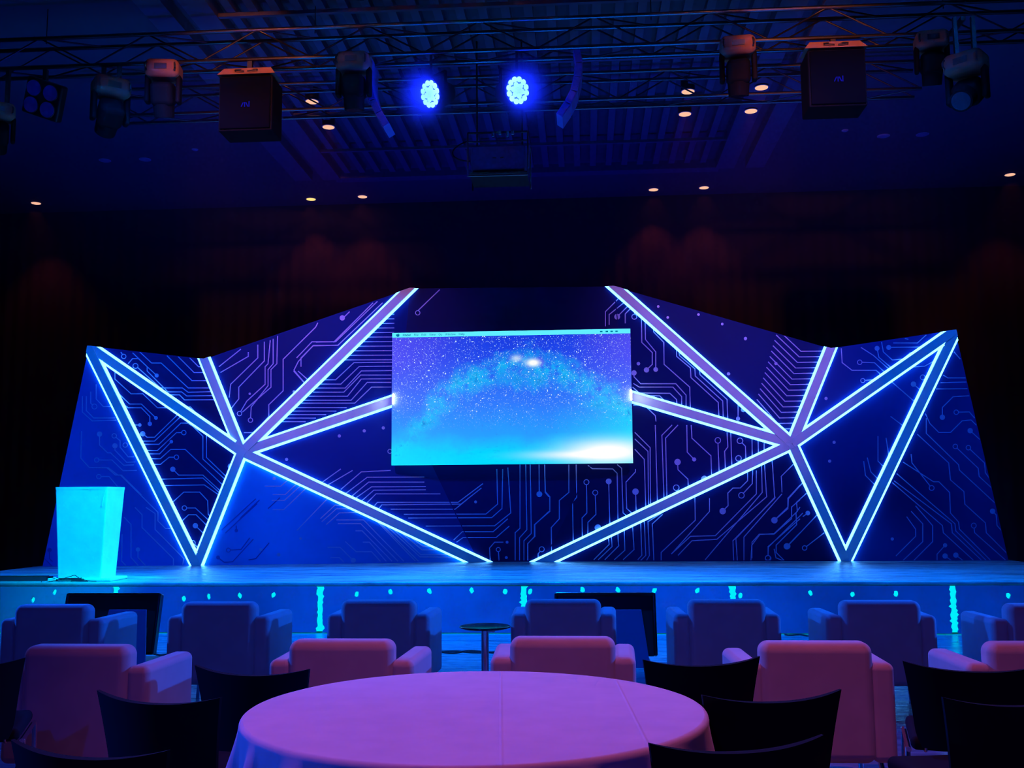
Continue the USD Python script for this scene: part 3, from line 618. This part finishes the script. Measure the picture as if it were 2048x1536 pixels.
def cloth_material():
    N = {'t': ('texture_coordinate', {}), 'n': ('noise_texture', dict(scale=300.0, detail=2.0)), 'n2': ('noise_texture', dict(scale=9.0, detail=3.0)),
         'r': ('rgb_ramp', {'ramp': [(0.3, (.74, .70, .74)), (.7, (.80, .76, .80))]}), 's': ('separate_xyz', {}), 'p': ('principled_bsdf', dict(roughness=.85, specular_ior_level=.2, sheen_weight=.15))}
    L = [('t.object', 'n.vector'), ('t.object', 'n2.vector'), ('n2.fac', 'r.fac'), ('r.color', 'p.base_color'), ('t.object', 's.vector')]
    tot = None
    for i, (pa, pb) in enumerate((((1002, 1395), (1003, 1508)), ((1237, 1370), (1292, 1480)))):
        n, c = crease(pa, pb)
        N[f'a{i}'] = ('math', dict(math_type='multiply_add', value2=float(n[0]), value3=float(-c))); L.append(('s.x', f'a{i}.value1'))
        N[f'b{i}'] = ('math', dict(math_type='multiply_add', value2=float(n[1]))); L += [('s.y', f'b{i}.value1'), (f'a{i}.value', f'b{i}.value3')]
        N[f'c{i}'] = ('math', dict(math_type='absolute')); L.append((f'b{i}.value', f'c{i}.value1'))
        N[f'd{i}'] = ('map_range', dict(range_type='smoothstep', from_min=0.0, from_max=.007, to_min=1.0, to_max=0.0)); L.append((f'c{i}.value', f'd{i}.value'))
    N['e'] = ('math', dict(math_type='maximum')); L += [('d0.result', 'e.value1'), ('d1.result', 'e.value2')]
    N['w'] = ('math', dict(math_type='multiply_add', value2=.05)); L += [('n.fac', 'w.value1'), ('e.value', 'w.value3')]
    N['bp'] = ('bump', dict(strength=.3, distance=.004)); L += [('w.value', 'bp.height'), ('bp.normal', 'p.normal')]
    return mat('tablecloth_linen', N, L, 'p.BSDF')
tcl = thing('tablecloth', 'pale square tablecloth with ironed creases draped over the round table', 'tablecloth', TC)
obj('cloth', cm, cloth_material(), tcl, smooth=True)

# ------------------------------------------------------------------ black stacking chairs round the table
def make_chair(label, loc, rotz, group):
    t = thing('stacking_chair', label, 'chair', loc, rotz, group)
    nu, nv, th = 25, 12, 0.03
    grid = []
    for layer in (0, 1):
        for j in range(nv):
            for i in range(nu):
                u = -1 + 2 * i / (nu - 1); v = j / (nv - 1)
                hw = (0.205 + 0.038 * v ** 1.5) * (1.0 - .10 * max(0, 1 - v * 4) ** 2)
                ztop = 0.748 + 0.026 * abs(u) ** 2.3; z = 0.44 + (ztop - 0.44) * v
                y = -0.235 - 0.045 * (1 - u * u) - 0.05 * v + (th * (1 - .55 * abs(u) ** 3) if layer else 0)
                grid.append((u * hw, y, z))
    def idx(l, j, i): return l * nu * nv + j * nu + i
    f = []
    for j in range(nv - 1):
        for i in range(nu - 1):
            for l in (0, 1):
                q = [idx(l, j, i), idx(l, j, i + 1), idx(l, j + 1, i + 1), idx(l, j + 1, i)]
                f += [(q[0], q[1], q[2]), (q[0], q[2], q[3])] if l == 0 else [(q[0], q[2], q[1]), (q[0], q[3], q[2])]
    ring = [(0, i) for i in range(nu)] + [(j, nu - 1) for j in range(1, nv)] + [(nv - 1, i) for i in range(nu - 2, -1, -1)] + [(j, 0) for j in range(nv - 2, 0, -1)]
    for a, b in zip(ring, ring[1:] + ring[:1]):
        f += [(idx(0, *a), idx(1, *b), idx(0, *b)), (idx(0, *a), idx(1, *a), idx(1, *b))]
    bm = trimesh.Trimesh(grid, f, process=False); bm.fix_normals()
    obj('backrest', bm, M_black, t, smooth=40)
    obj('seat', rbox(0, 0, 0.45, 0.45, 0.44, 0.055, 0.024, 2), M_black, t)
    for s in (-1, 1):
        obj('leg', tube(smooth_path([(s * .235, .20, .425), (s * .24, .21, .2), (s * .25, .235, .0)], 10), .0105, 10), M_chrome, t)
        obj('leg', tube(smooth_path([(s * .235, -.17, .425), (s * .24, -.20, .2), (s * .25, -.25, .0)], 10), .0105, 10), M_chrome, t)
        obj('side_rail', rod((s * .232, -.19, .42), (s * .232, .2, .42), .011), M_chrome, t)
        obj('back_post', tube(smooth_path([(s * .17, -.17, .42), (s * .17, -.225, .46), (s * .17, -.262, .60)], 10), .009, 8), M_chrome, t)
    return t
CH = [((490, 1352), -10, 'black stacking chair touching the table edge at its far left, before a near armchair'),
      ((296, 1409), -14, 'black stacking chair left of the table, covering part of the leftmost near armchair'),
      ((150, 1519), -12, 'black stacking chair at the bottom left corner, nearest the camera on that side'),
      ((-85, 1338), 22, 'black stacking chair at the left picture edge beside chrome chair legs'),
      ((1412, 1333), 12, 'black stacking chair at the far right rim of the table, before a far armchair'),
      ((1558, 1406), 14, 'black stacking chair right of the table, covering the lower near armchair'),
      ((1490, 1507), 14, 'black stacking chair overlapping the tablecloth at bottom right'),
      ((1944, 1345), -14, 'black stacking chair at the right picture edge, in front of the rightmost near armchair'),
      ((2050, 1414), 8, 'black stacking chair at the bottom right corner, behind another black chair')]
ch0 = None
for (px, py), rz, label in CH:
    p = on_z(px, py, 0.748); a = math.radians(rz)
    loc = (p[0] - math.sin(a) * .33, p[1] + math.cos(a) * .33, 0)
    if ch0 is None: ch0 = make_chair(label, loc, rz, 'black chairs around the banquet table')
    else: dup(ch0, label, loc, rz, 'black chairs around the banquet table')

# ------------------------------------------------------------------ cables on the floor
def cable(label, pts, r=.008):
    t = thing('cable', label, 'cable'); obj('line', tube(smooth_path(pts, 50), r, 6), M_blackplastic, t)
g = lambda px, py: on_z(px, py, .009)
cable('black cable along the floor behind the round side table', [g(870, 1304), g(905, 1302), g(925, 1303), g(950, 1305), g(985, 1304), g(1010, 1302), g(1040, 1300)])
cable('second black cable crossing the floor behind the round side table', [g(880, 1303), g(915, 1305), g(940, 1301.5), g(985, 1305), g(1030, 1303)])
cable('black cables looped on the floor by the stage right of the monitor', [g(1570, 1268.5), g(1585, 1270), g(1600, 1269), g(1612, 1271), g(1640, 1270)])
cable('black cable running from the left floor monitor over the floor', [g(292, 1298), g(305, 1304), g(320, 1310), g(345, 1306), g(380, 1300)])

# ------------------------------------------------------------------ trusses
def truss(label, yn, z0, size, x0, x1, bays):
    t = thing('lighting_truss', label, 'truss', ((x0 + x1) / 2, yn, z0))
    hx = (x1 - x0) / 2; c = {}
    for a, (y, z) in enumerate(((0, 0), (size * .8, 0), (0, size), (size * .8, size))):
        obj('chord', rod((-hx, y, z), (hx, y, z), .026, 10), M_alu, t); c[a] = (y, z)
    w = 2 * hx / bays
    for i in range(bays):
        xa, xb = -hx + i * w, -hx + (i + 1) * w
        for a, b in ((0, 2), (1, 3)):
            s, e = (c[a], c[b]) if i % 2 else (c[b], c[a])
            obj('brace', rod((xa, *s), (xb, *e), .011, 6), M_alu, t)
        s, e = (c[0], c[1]) if i % 2 else (c[1], c[0])
        obj('brace', rod((xa, *s), (xb, *e), .011, 6), M_alu, t)
        if i % 2 == 0:
            s, e = c[2], c[3]; obj('brace', rod((xa, *s), (xb, *e), .011, 6), M_alu, t)
    for x in (-hx * .8, -hx * .3, hx * .3, hx * .8):
        obj('hanging_cable', rod((x, size * .4, size), (x, size * .4, ZC - z0 - .001), .006, 6), M_darkmetal, t)
    return t
TZ = 6.9
T1Y = 11.95
def z_at(px, py, y): return on_y(px, py, y)[2]
truss('aluminium box truss across the picture top carrying the moving lights', T1Y, TZ, .38, -8.2, 5.8, 20)
truss('second aluminium box truss further back over the stage', 14.2, 7.14, .40, -7.2, 4.8, 17)

# ------------------------------------------------------------------ fixtures
M_lens_dim = plain('unlit_lens', (0.05, 0.06, 0.5), 0.08)
M_lens_off = plain('dark_lens', (0.02, 0.02, 0.03), 0.05)
def moving_head(label, px, py, y, tilt, pan, scale=1.0, color=None):
    c = on_y(px, py, y)
    t = thing('moving_head_light', label, 'moving light', c, 0, None)
    S = scale
    obj('base', turn(rbox(0, 0, 0, .42 * S, .34 * S, .24 * S, .08 * S, 2), pan, [0, 0, 1]), M_tanmetal, t)
    for s in (-1, 1): obj('handle', turn(tube(smooth_path([(s * .17 * S, -.165 * S, -.05 * S), (s * .18 * S, -.19 * S, 0), (s * .17 * S, -.165 * S, .05 * S)], 8), .012, 6), pan, [0, 0, 1]), M_darkmetal, t)
    obj('display', turn(box(0, -.172 * S, 0, .15 * S, .012, .07 * S), pan, [0, 0, 1]), M_darkmetal, t)
    for s in (-1, 1): obj('yoke_arm', turn(rbox(s * .19 * S, 0, -.24 * S, .06 * S, .13 * S, .36 * S, .025, 1), pan, [0, 0, 1]), M_bodygrey, t)
    hd = cat([rbox(0, 0, .02 * S, .28 * S, .27 * S, .30 * S, .07 * S, 2), lathe([(0, -.26 * S), (.12 * S, -.26 * S), (.13 * S, -.1 * S), (0, -.1 * S)], 24)])
    def place(m): return turn(turn(moved(turn(m, tilt, [1, 0, 0]), (0, 0, -.32 * S)), pan, [0, 0, 1]), 0, [0, 0, 1])
    obj('head', place(hd), M_bodygrey, t); obj('lens', place(lathe([(0, -.262 * S), (.10 * S, -.262 * S), (.10 * S, -.258 * S), (0, -.258 * S)], 24)), M_lens_off, t)
    top = TZ - c[2]
    if y < YM - .1: obj('outrigger', box(0, (YK - y) / 2, top - .01, .05, YK - y, .05), M_darkmetal, t)
    for s in (-1, 1): obj('clamp', box(s * .1, 0, (.07 * S + top) / 2, .04, .05, max(top - .07 * S, .03)), M_darkmetal, t)
    return t
YM = T1Y + 0.02; YK = T1Y + 0.02
moving_head('moving head light on the front truss, second fixture from the left', 328, 143, YM, 20, 8)
moving_head('moving head light on the front truss, dim, just left of the blue lamps', 708, 128, YM, 10, 0)
moving_head('moving head light on the front truss, left of the right wide cabinet', 1475, 97, YM, 15, -5)
moving_head('moving head light on the front truss, right of the right wide cabinet', 1862, 84, YM, 20, -8, .9)
moving_head('tilted moving head light hanging low left of the left wide cabinet', 222, 178, YM, 55, 40, 1.05)
moving_head('tilted moving head light hanging low at the right picture edge', 1932, 130, YM - .42, -55, -40, 1.05)
moving_head('moving head light cut by the left picture edge', -2, 225, YM, 45, 30, .9)
M_grille = plain('grille_cloth', (.002, .002, .003), 1.0, 0, .0); M_cabinet = plain('cabinet_black', (.004, .004, .005), .8, 0, .04)
def cabinet(label, px, py, y, w=.73):
    c = on_y(px, py, y); t = thing('speaker_cabinet', label, 'loudspeaker', c)
    W, Hh = w, .70
    obj('bracket', hullm([(sx * a, yy, z) for sx in (-1, 1) for a, z in ((W * .5, 0), (W * .40, .10)) for yy in (-.16 + (0 if z == 0 else .06), .12)]), M_tanmetal, t, smooth=False)
    obj('body', rbox(0, .06, -.02 - Hh / 2, W * .92, .42, Hh, .02, 1), M_cabinet, t)
    obj('grille', rbox(0, -.16, -.02 - Hh / 2, W * .86, .03, Hh * .93, .01, 1), M_grille, t)
    em = [box(0.0, -.177, -.40, .012, .006, .06), turn(box(0, 0, 0, .012, .006, .06), 25, [0, 1, 0]), turn(box(0, 0, 0, .012, .006, .06), -25, [0, 1, 0]), box(.055, -.177, -.395, .012, .006, .07)]
    em[1].apply_translation((-.03, -.177, -.40)); em[2].apply_translation((.028, -.177, -.40))
    obj('badge', cat(em), M_badge, t, smooth=False, label='small blue lit emblem')
    obj('wiring', cat([tube(smooth_path([(s * .05, -.1, .08), (s * .14, -.16, .05), (s * .02, -.17, .03)], 12), .007, 6) for s in (-1, 1)]), M_blackplastic, t)
    top = TZ - c[2]
    obj('yoke', cat([box(0, 0, .11, W * .7, .06, .025), box(0, 0, (.11 + max(top, .16)) / 2, .06, .06, max(top - .11, .05))]), M_darkmetal, t, smooth=False)
M_badge = glow('badge_light', (.01, .01, .55), .5)
cabinet('wide black loudspeaker cabinet under a bracket, on the left part of the truss', 500, 158, YM)
cabinet('wide black loudspeaker cabinet under a bracket, on the right part of the truss', 1666, 106, YM)

# blue par lamps
M_parlens = glow('par_lens_light', (0.017, 0.045, 1.0), 70.0)
M_parface = plain('par_face', (0.05, 0.12, 0.3), 0.2)
def par(label, px, py, y, pan, tilt):
    c = on_y(px, py, y); t = thing('par_lamp', label, 'stage lamp', c)
    R = .185
    def place(m): return turn(turn(m, tilt, [1, 0, 0]), pan, [0, 0, 1])      # built facing -y
    can = lathe([(0, .30), (.12, .30), (R, .12), (R, -.02), (R - .012, -.02), (R - .012, .0), (0, .0)], 40); turn(can, 90, [1, 0, 0])
    can.vertices[:, 1] *= -1; can.fix_normals()
    obj('housing', place(can), M_blackplastic, t)
    fc = lathe([(0, 0), (R - .014, 0), (R - .014, .004), (0, .004)], 40); turn(fc, 90, [1, 0, 0]); obj('face', place(fc), M_parface, t)
    pts = [(0, 0)] + [(.066 * math.cos(a), .066 * math.sin(a)) for a in np.arange(6) * math.pi / 3] + [(.132 * math.cos(a), .132 * math.sin(a)) for a in np.arange(12) * math.pi / 6]
    for x, z in pts:
        l = lathe([(0, -.008), (.025, -.006), (.034, .0), (.034, .012), (0, .012)], 14); turn(l, 90, [1, 0, 0]); l.apply_translation((x, -.010, z))
        obj('lens', place(l), M_parlens, t)
    top = TZ - c[2]
    yk = cat([box(s * (R + .02), .06, .12, .012, .04, .26) for s in (-1, 1)] + [box(0, .06, .25, 2 * R + .05, .04, .012)])
    obj('yoke', cat([turn(yk, pan, [0, 0, 1]), box(0, .0, (.25 + top + .02) / 2, .03, .03, max(top + .02 - .25, .03))]), M_darkmetal, t, smooth=False)
par('lit blue LED par lamp, left of the pair above the screen', 862, 188, YM, -42, 18)
par('lit blue LED par lamp, right of the pair above the screen', 1034, 181, YM, 40, 14)

# four-lens blinder
c = on_y(84, 198, YM); bl = thing('blinder_lamp', 'four-lens blue blinder lamp at the upper left', 'stage lamp', c)
tl = lambda m: turn(turn(m, 18, [1, 0, 0]), 20, [0, 1, 0])
obj('housing', tl(rbox(0, .06, 0, .50, .14, .46, .03, 1)), M_blackplastic, bl)
for x in (-.115, .115):
    for z in (-.105, .105):
        l = lathe([(0, -.012), (.06, -.01), (.095, 0), (.095, .02), (0, .02)], 28); turn(l, 90, [1, 0, 0]); l.apply_translation((x, -.02, z)); obj('lens', tl(l), M_lens_dim, bl)
        r = trimesh.creation.torus(.098, .006, 28, 8); turn(r, 90, [1, 0, 0]); r.apply_translation((x, -.03, z)); obj('bezel', tl(r), M_darkmetal, bl)
obj('bracket', box(0, .06, (.2 + TZ - c[2]) / 2, .05, .05, max(TZ - c[2] - .2, .05)), M_darkmetal, bl)

# curved speaker columns either side of the blue lamps
def column(label, pts, sgn):
    t = thing('speaker_column', label, 'loudspeaker')
    P = np.array([on_y(px, py, T1Y + .35) for px, py in pts])
    for i in range(len(P) - 1):
        a, b = P[i], P[i + 1]; d = b - a; L = np.linalg.norm(d); d /= L; s = np.cross(d, V(0, 1, 0)); s /= np.linalg.norm(s)
        q = [p + s * u + V(0, v, 0) for p in (a + d * .006, b - d * .006) for u in (-.045, .045) for v in (-.2, .2)]
        obj('module', hullm(q), M_colgrey, t, smooth=False)
        obj('grille', hullm([p + s * u + V(0, v, 0) for p in (a + d * .012, b - d * .012) for u in (-.036, .036) for v in (-.208, -.2)]), M_colgrille, t, smooth=False)
    obj('rigging', cat([rod(P[0], (P[0][0], P[0][1], TZ + .02), .012)]), M_darkmetal, t)
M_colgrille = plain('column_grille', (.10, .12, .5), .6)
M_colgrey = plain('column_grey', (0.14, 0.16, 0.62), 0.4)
column('slim curved loudspeaker column hanging left of the blue par lamps', [(745, 132), (742, 158), (744, 186), (751, 212), (763, 236), (779, 262)], 1)
column('slim curved loudspeaker column hanging right of the blue par lamps', [(1153, 112), (1158, 138), (1155, 166), (1148, 194), (1136, 218), (1119, 243)], -1)

# projector hung in a frame
PY = 13.2
a, b = on_y(938, 288, PY), on_y(1054, 338, PY)
pj = thing('hung_projector', 'video projector in a hanging frame under the blue par lamps', 'projector', ((a[0] + b[0]) / 2, PY, (a[2] + b[2]) / 2))
W, Hh = b[0] - a[0], a[2] - b[2]
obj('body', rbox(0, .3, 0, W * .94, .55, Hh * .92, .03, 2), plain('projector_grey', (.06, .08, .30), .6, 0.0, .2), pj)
for s in (-1, 1):
    obj('frame_post', rod((s * W * .52, -.02, -Hh * .75), (s * W * .52, -.02, Hh * .9), .012), M_alu, pj); obj('frame_post', rod((s * W * .52, .6, -Hh * .75), (s * W * .52, .6, Hh * .9), .012), M_alu, pj)
obj('frame_rail', rod((-W * .52, -.02, -Hh * .72), (W * .52, -.02, -Hh * .72), .012), M_alu, pj); obj('frame_rail', rod((-W * .52, -.02, Hh * .55), (W * .52, -.02, Hh * .55), .012), M_alu, pj)
obj('tray', box(0, .3, -Hh * .60, W, .6, .02), M_darkmetal, pj)
for k, x in enumerate((-.06, .03, .13, .2)): obj('clamp', rbox(x, .0, Hh * .82 + .02 * (k % 2), .045, .05, .07 + .02 * (k == 2), .012, 1), M_chrome, pj)
obj('clamp_bar', rod((-W * .52, .0, Hh * .9), (W * .52, .0, Hh * .9), .015), M_darkmetal, pj)
for s in (-1, 1): obj('drop_rod', rod((s * W * .4, .3, Hh * .46), (s * W * .4, .3, ZC - (a[2] + b[2]) / 2 - .001), .012), M_darkmetal, pj)
obj('vent', cat([box(s * .05, .018, -.01, .045, .012, .012) for s in (-1, 1)]), M_blackplastic, pj, smooth=False)
obj('cable', tube(smooth_path([(-W * .5, .1, -.02), (-W * .75, .05, .02), (-W * .78, .1, .15), (-W * .55, .2, Hh * .8)], 24), .01, 6), M_blackplastic, pj)

# ------------------------------------------------------------------ ceiling downlights
M_dlit = glow('downlight_lamp', (1.0, .50, .33), 1.1)
M_dhot = glow('downlight_lamp_yellow', (1.0, .62, .18), 1.4)
M_dtrim = plain('downlight_trim', (.45, .46, .5), .4)
M_doff = plain('downlight_glass', (.35, .37, .42), .3)
def downlight(label, px, py, r, lit, power=0.0, spot=None):
    drop = .20 if lit and py < 340 else 0.0; c = on_z(px, py, ZC - drop - .012); t = thing('downlight', label, 'ceiling light', (c[0], c[1], ZC - drop))
    if drop: obj('can', lathe([(r * .6, .0), (r * 1.1, .0), (r * 1.1, drop), (r * .6, drop), (r * .6, 0)], 28), M_blackplastic, t)
    obj('trim_ring', lathe([(r, 0), (r * 1.15, 0), (r * 1.15, -.005), (r, -.007)], 28), M_dtrim, t)
    obj('lens', lathe([(.02, -.024), (r * .7, -.022), (r, -.012), (r, -.004), (.02, -.002), (.02, -.024)] if power else [(0, -.018), (r * .7, -.022), (r, -.012), (r, -.004), (0, -.004)], 28), M_doff if not lit else (M_dhot if lit == 2 else M_dlit), t)
    if power:
        lamp(str(t.GetPath()), (0, 0, -.012), spot if spot else (0, 0, -5), (1.0, .12, .08), power * WARM_GAIN, .008, 38, .6)
DL = [((624, 204), 1, 'lit warm ceiling downlight, upper of two left of the blue lamps'), ((657, 255), 1, 'lit warm ceiling downlight, lower of two left of the blue lamps'),
      ((1523, 176), 1, 'lit warm ceiling downlight framed by truss braces right of centre'), ((1370, 229), 1, 'lit warm ceiling downlight below the truss, right of the column'),
      ((1502, 223), 1, 'lit warm ceiling downlight partly behind truss, lowest right'), ((1376, 184), 1, 'lit warm ceiling downlight half hidden behind a truss clamp'),
      ((72, 407), 1, 'lit warm ceiling downlight near the curtain at far left'), ((622, 399), 2, 'yellowish lit ceiling downlight near the curtain, left of its twin'), ((725, 394), 1, 'lit warm ceiling downlight near the curtain above the screen left'),
      ((1307, 380), 1, 'dim lit ceiling downlight near the curtain above the screen right'), ((1408, 376), 1, 'lit warm ceiling downlight near the curtain right of its dim twin'), ((2020, 350), 1, 'lit warm ceiling downlight at far right near the curtain'),
      ((210, 322), 0, 'unlit ceiling downlight at left, left of a pair'), ((290, 320), 0, 'unlit ceiling downlight at left, right of a pair'), ((1767, 273), 0, 'unlit ceiling downlight at right, left of a pair'), ((1845, 270), 0, 'unlit ceiling downlight at right, right of a pair'),
      ((390, 300), 0, 'small pale ceiling spotlight left, unlit'), ((1690, 262), 0, 'small pale ceiling spotlight right, unlit')]
for (px, py), lit, label in DL:
    near_wall = py > 340
    small = 'small' in label
    downlight(label, px, py, .05 if small else .095, lit, (85.0 if near_wall else 60.0) if lit else 0.0, None if near_wall else (0.0, 2.2, -5.0))

# house lights over the seats: the same warm downlights, behind the camera's view
def house_light(label, x, y, tx, ty, power):
    t = thing('downlight', label, 'ceiling light', (x, y, ZC))
    obj('trim_ring', lathe([(.1, 0), (.118, 0), (.118, -.012), (.1, -.03)], 28), M_dtrim, t); obj('lens', lathe([(0, -.018), (.07, -.022), (.1, -.012), (.1, -.004), (0, -.004)], 28), M_dlit, t)
    lamp(str(t.GetPath()), (0, 0, -.06), (tx - x, ty - y, -ZC), (1.0, .15, .32), power * WARM_GAIN, .07, 25, .8)
house_light('warm ceiling downlight over the middle of the seats', 0.2, 3.4, 0.2, 3.85, 1280)
house_light('warm ceiling downlight over the left seats', -3.2, 3.6, -2.6, 4.2, 110)
house_light('warm ceiling downlight over the right seats', 3.2, 3.4, 2.6, 4.2, 220)

# ------------------------------------------------------------------ wash and blue heads (lamps of the rig)
def wash(label, x, y, z, target, color, power, cone, floor=False):
    t = thing('wash_light', label, 'stage lamp', (x, y, z))
    M_ = M_lens_off
    d = V(*target) - V(x, y, z); d /= np.linalg.norm(d)
    def orient(m):
        g_ = look_at((0, 0, 0), d); T = np.array(g_).T; m.apply_transform(T); return m
    obj('housing', orient(lathe([(0, .26), (.09, .26), (.13, .06), (.13, -.02), (.12, -.02), (.12, .0), (0, .0)], 28)), M_blackplastic, t)
    obj('lens', orient(lathe([(0, -.004), (.118, -.004), (.118, .0), (0, .0)], 28)), M_, t)
    if floor: obj('floor_stand', box(0, -.03, -z / 2, .3, .3, z) if z < .1 else cat([box(0, 0, -z / 2 - .04, .05, .05, z - .08), box(0, 0, -z + .01, .3, .3, .02)]), M_darkmetal, t, smooth=False)
    else: obj('bracket', box(0, 0, (ZC - z + .08) / 2, .04, .04, ZC - z - .08), M_darkmetal, t, smooth=False)
    lamp(str(t.GetPath()), d * .06, d * 2.0, color, power, .09, cone, .7)
CY, BL_ = (0.0, .15, 1.0), (0.0, .07, 1.0)
WL = ('leftmost lamp', 'second lamp from left', 'middle lamp', 'fourth lamp from left', 'rightmost lamp')
for i, x in enumerate((-6.4, -3.4, -.6, 2.2, 4.9)):
    wash(f'{WL[i]} of the row of blue washes aimed at the stage front edge', x, 9.8, 7.35, (x, 11.15, .3), CY, 2100 * WASH_GAIN * (.75, 1.3, 1.6, 1.0, .4)[i], 25)
wash('key lamp aimed at the lectern', -1.6, 8.4, 7.2, (-5.5, 11.5, 1.1), (.0, .85, .9), 2300 * WASH_GAIN, 7)
wash('blue wash lamp at the hall front left aimed at the backdrop', -5.0, 9.0, 7.3, (-4.9, 15, 1.9), (0, .11, 1), 1500 * BLUE_GAIN, 33)
wash('blue wash lamp at the hall front right aimed at the backdrop', 3.0, 9.0, 7.3, (3.1, 15, 1.9), (0, .11, 1), 1300 * BLUE_GAIN, 33)
wash('blue wash lamp over the audience left', -2.4, 10.6, 7.05, (-1.7, 4.6, .6), BL_, 740 * BLUE_GAIN, 42)
wash('blue wash lamp over the audience right', 1.2, 10.6, 7.05, (.7, 4.6, .6), BL_, 740 * BLUE_GAIN, 42)
wash('blue wash lamp on the left side boom', -8.6, 8.6, 3.0, (1.0, 5.6, .6), (0, .10, 1), 2300 * BLUE_GAIN, 17)
wash('blue wash lamp on the right side boom', 7.6, 8.6, 3.0, (-2.2, 5.8, .6), (0, .10, 1), 2300 * BLUE_GAIN, 17)
wash('blue wash lamp at the rear of the hall', -2.0, -4.0, 6.0, (-.5, 5.5, .5), (0, .02, 1), 230 * BLUE_GAIN, 30)
wash('blue wash lamp on the hall left side', -8.0, 4.4, 3.2, (-1.2, 3.0, .5), BL_, 1700 * BLUE_GAIN, 11)

# two warm spots that catch the fixtures hanging on the front truss
for lab, x, tx in (('left', -3.4, -4.2), ('right', 2.0, 2.9)):
    wash(f'warm spot lamp aimed at the {lab} part of the front truss', x, 7.6, 7.35, (tx, T1Y, 6.62), (1.0, .22, .06), 260, 15)

for i, x in enumerate((-6.0, -1.05, 3.9)):
    wash(f'blue flood lamp on the floor behind the backdrop, {("left", "middle", "right")[i]}', x, 16.6, .45, (x, 15.6, 7.7), (0, .01, 1), 420 * BLUE_GAIN, 58, True)
for lab, x, tx in (('left', -4.5, -3.6), ('right', 2.4, 1.9)):
    wash(f'warm amber wash lamp at the hall front {lab} aimed at the upper backdrop', x, 8.2, 7.3, (tx, 15, 3.7), (1.0, .20, .26), 200, 18)

# thin stage haze under the rig, thicker right at the blue lamps
M_haze = usdkit.material(stage, '/World/Looks/stage_haze', {'v': ('principled_volume', dict(color=(.55, .6, 1.0), density=0.006, anisotropy=0.2))}, [], volume='v.volume')
M_puff = usdkit.material(stage, '/World/Looks/lamp_haze', {'t': ('texture_coordinate', {}), 'm': ('mapping', dict(scale=(1.9, 1.9, 1.9))), 'g': ('gradient_texture', dict(gradient_type='quadratic_sphere')),
    'k': ('math', dict(math_type='multiply', value2=5.0)), 'v': ('principled_volume', dict(color=(.3, .4, 1.0), anisotropy=0.0))}, [('t.object', 'm.vector'), ('m.vector', 'g.vector'), ('g.fac', 'k.value1'), ('k.value', 'v.density')], volume='v.volume')
hz = thing('haze', 'thin blue-lit stage haze hanging under the ceiling around the rig', 'haze', kind='stuff')
obj('haze_volume', box(CX, 16.0, 6.25, 21.0, 9.4, 2.6), M_haze, hz, smooth=False)
for side, px, py in (('left', 862, 188), ('right', 1034, 181)):
    c = on_y(px, py, YM - .12); h = thing('lamp_haze', f'blue glowing haze around the {side} blue par lamp', 'haze', c, kind='stuff')
    obj('haze_volume', trimesh.creation.icosphere(3, .53), M_puff, h, smooth=False)
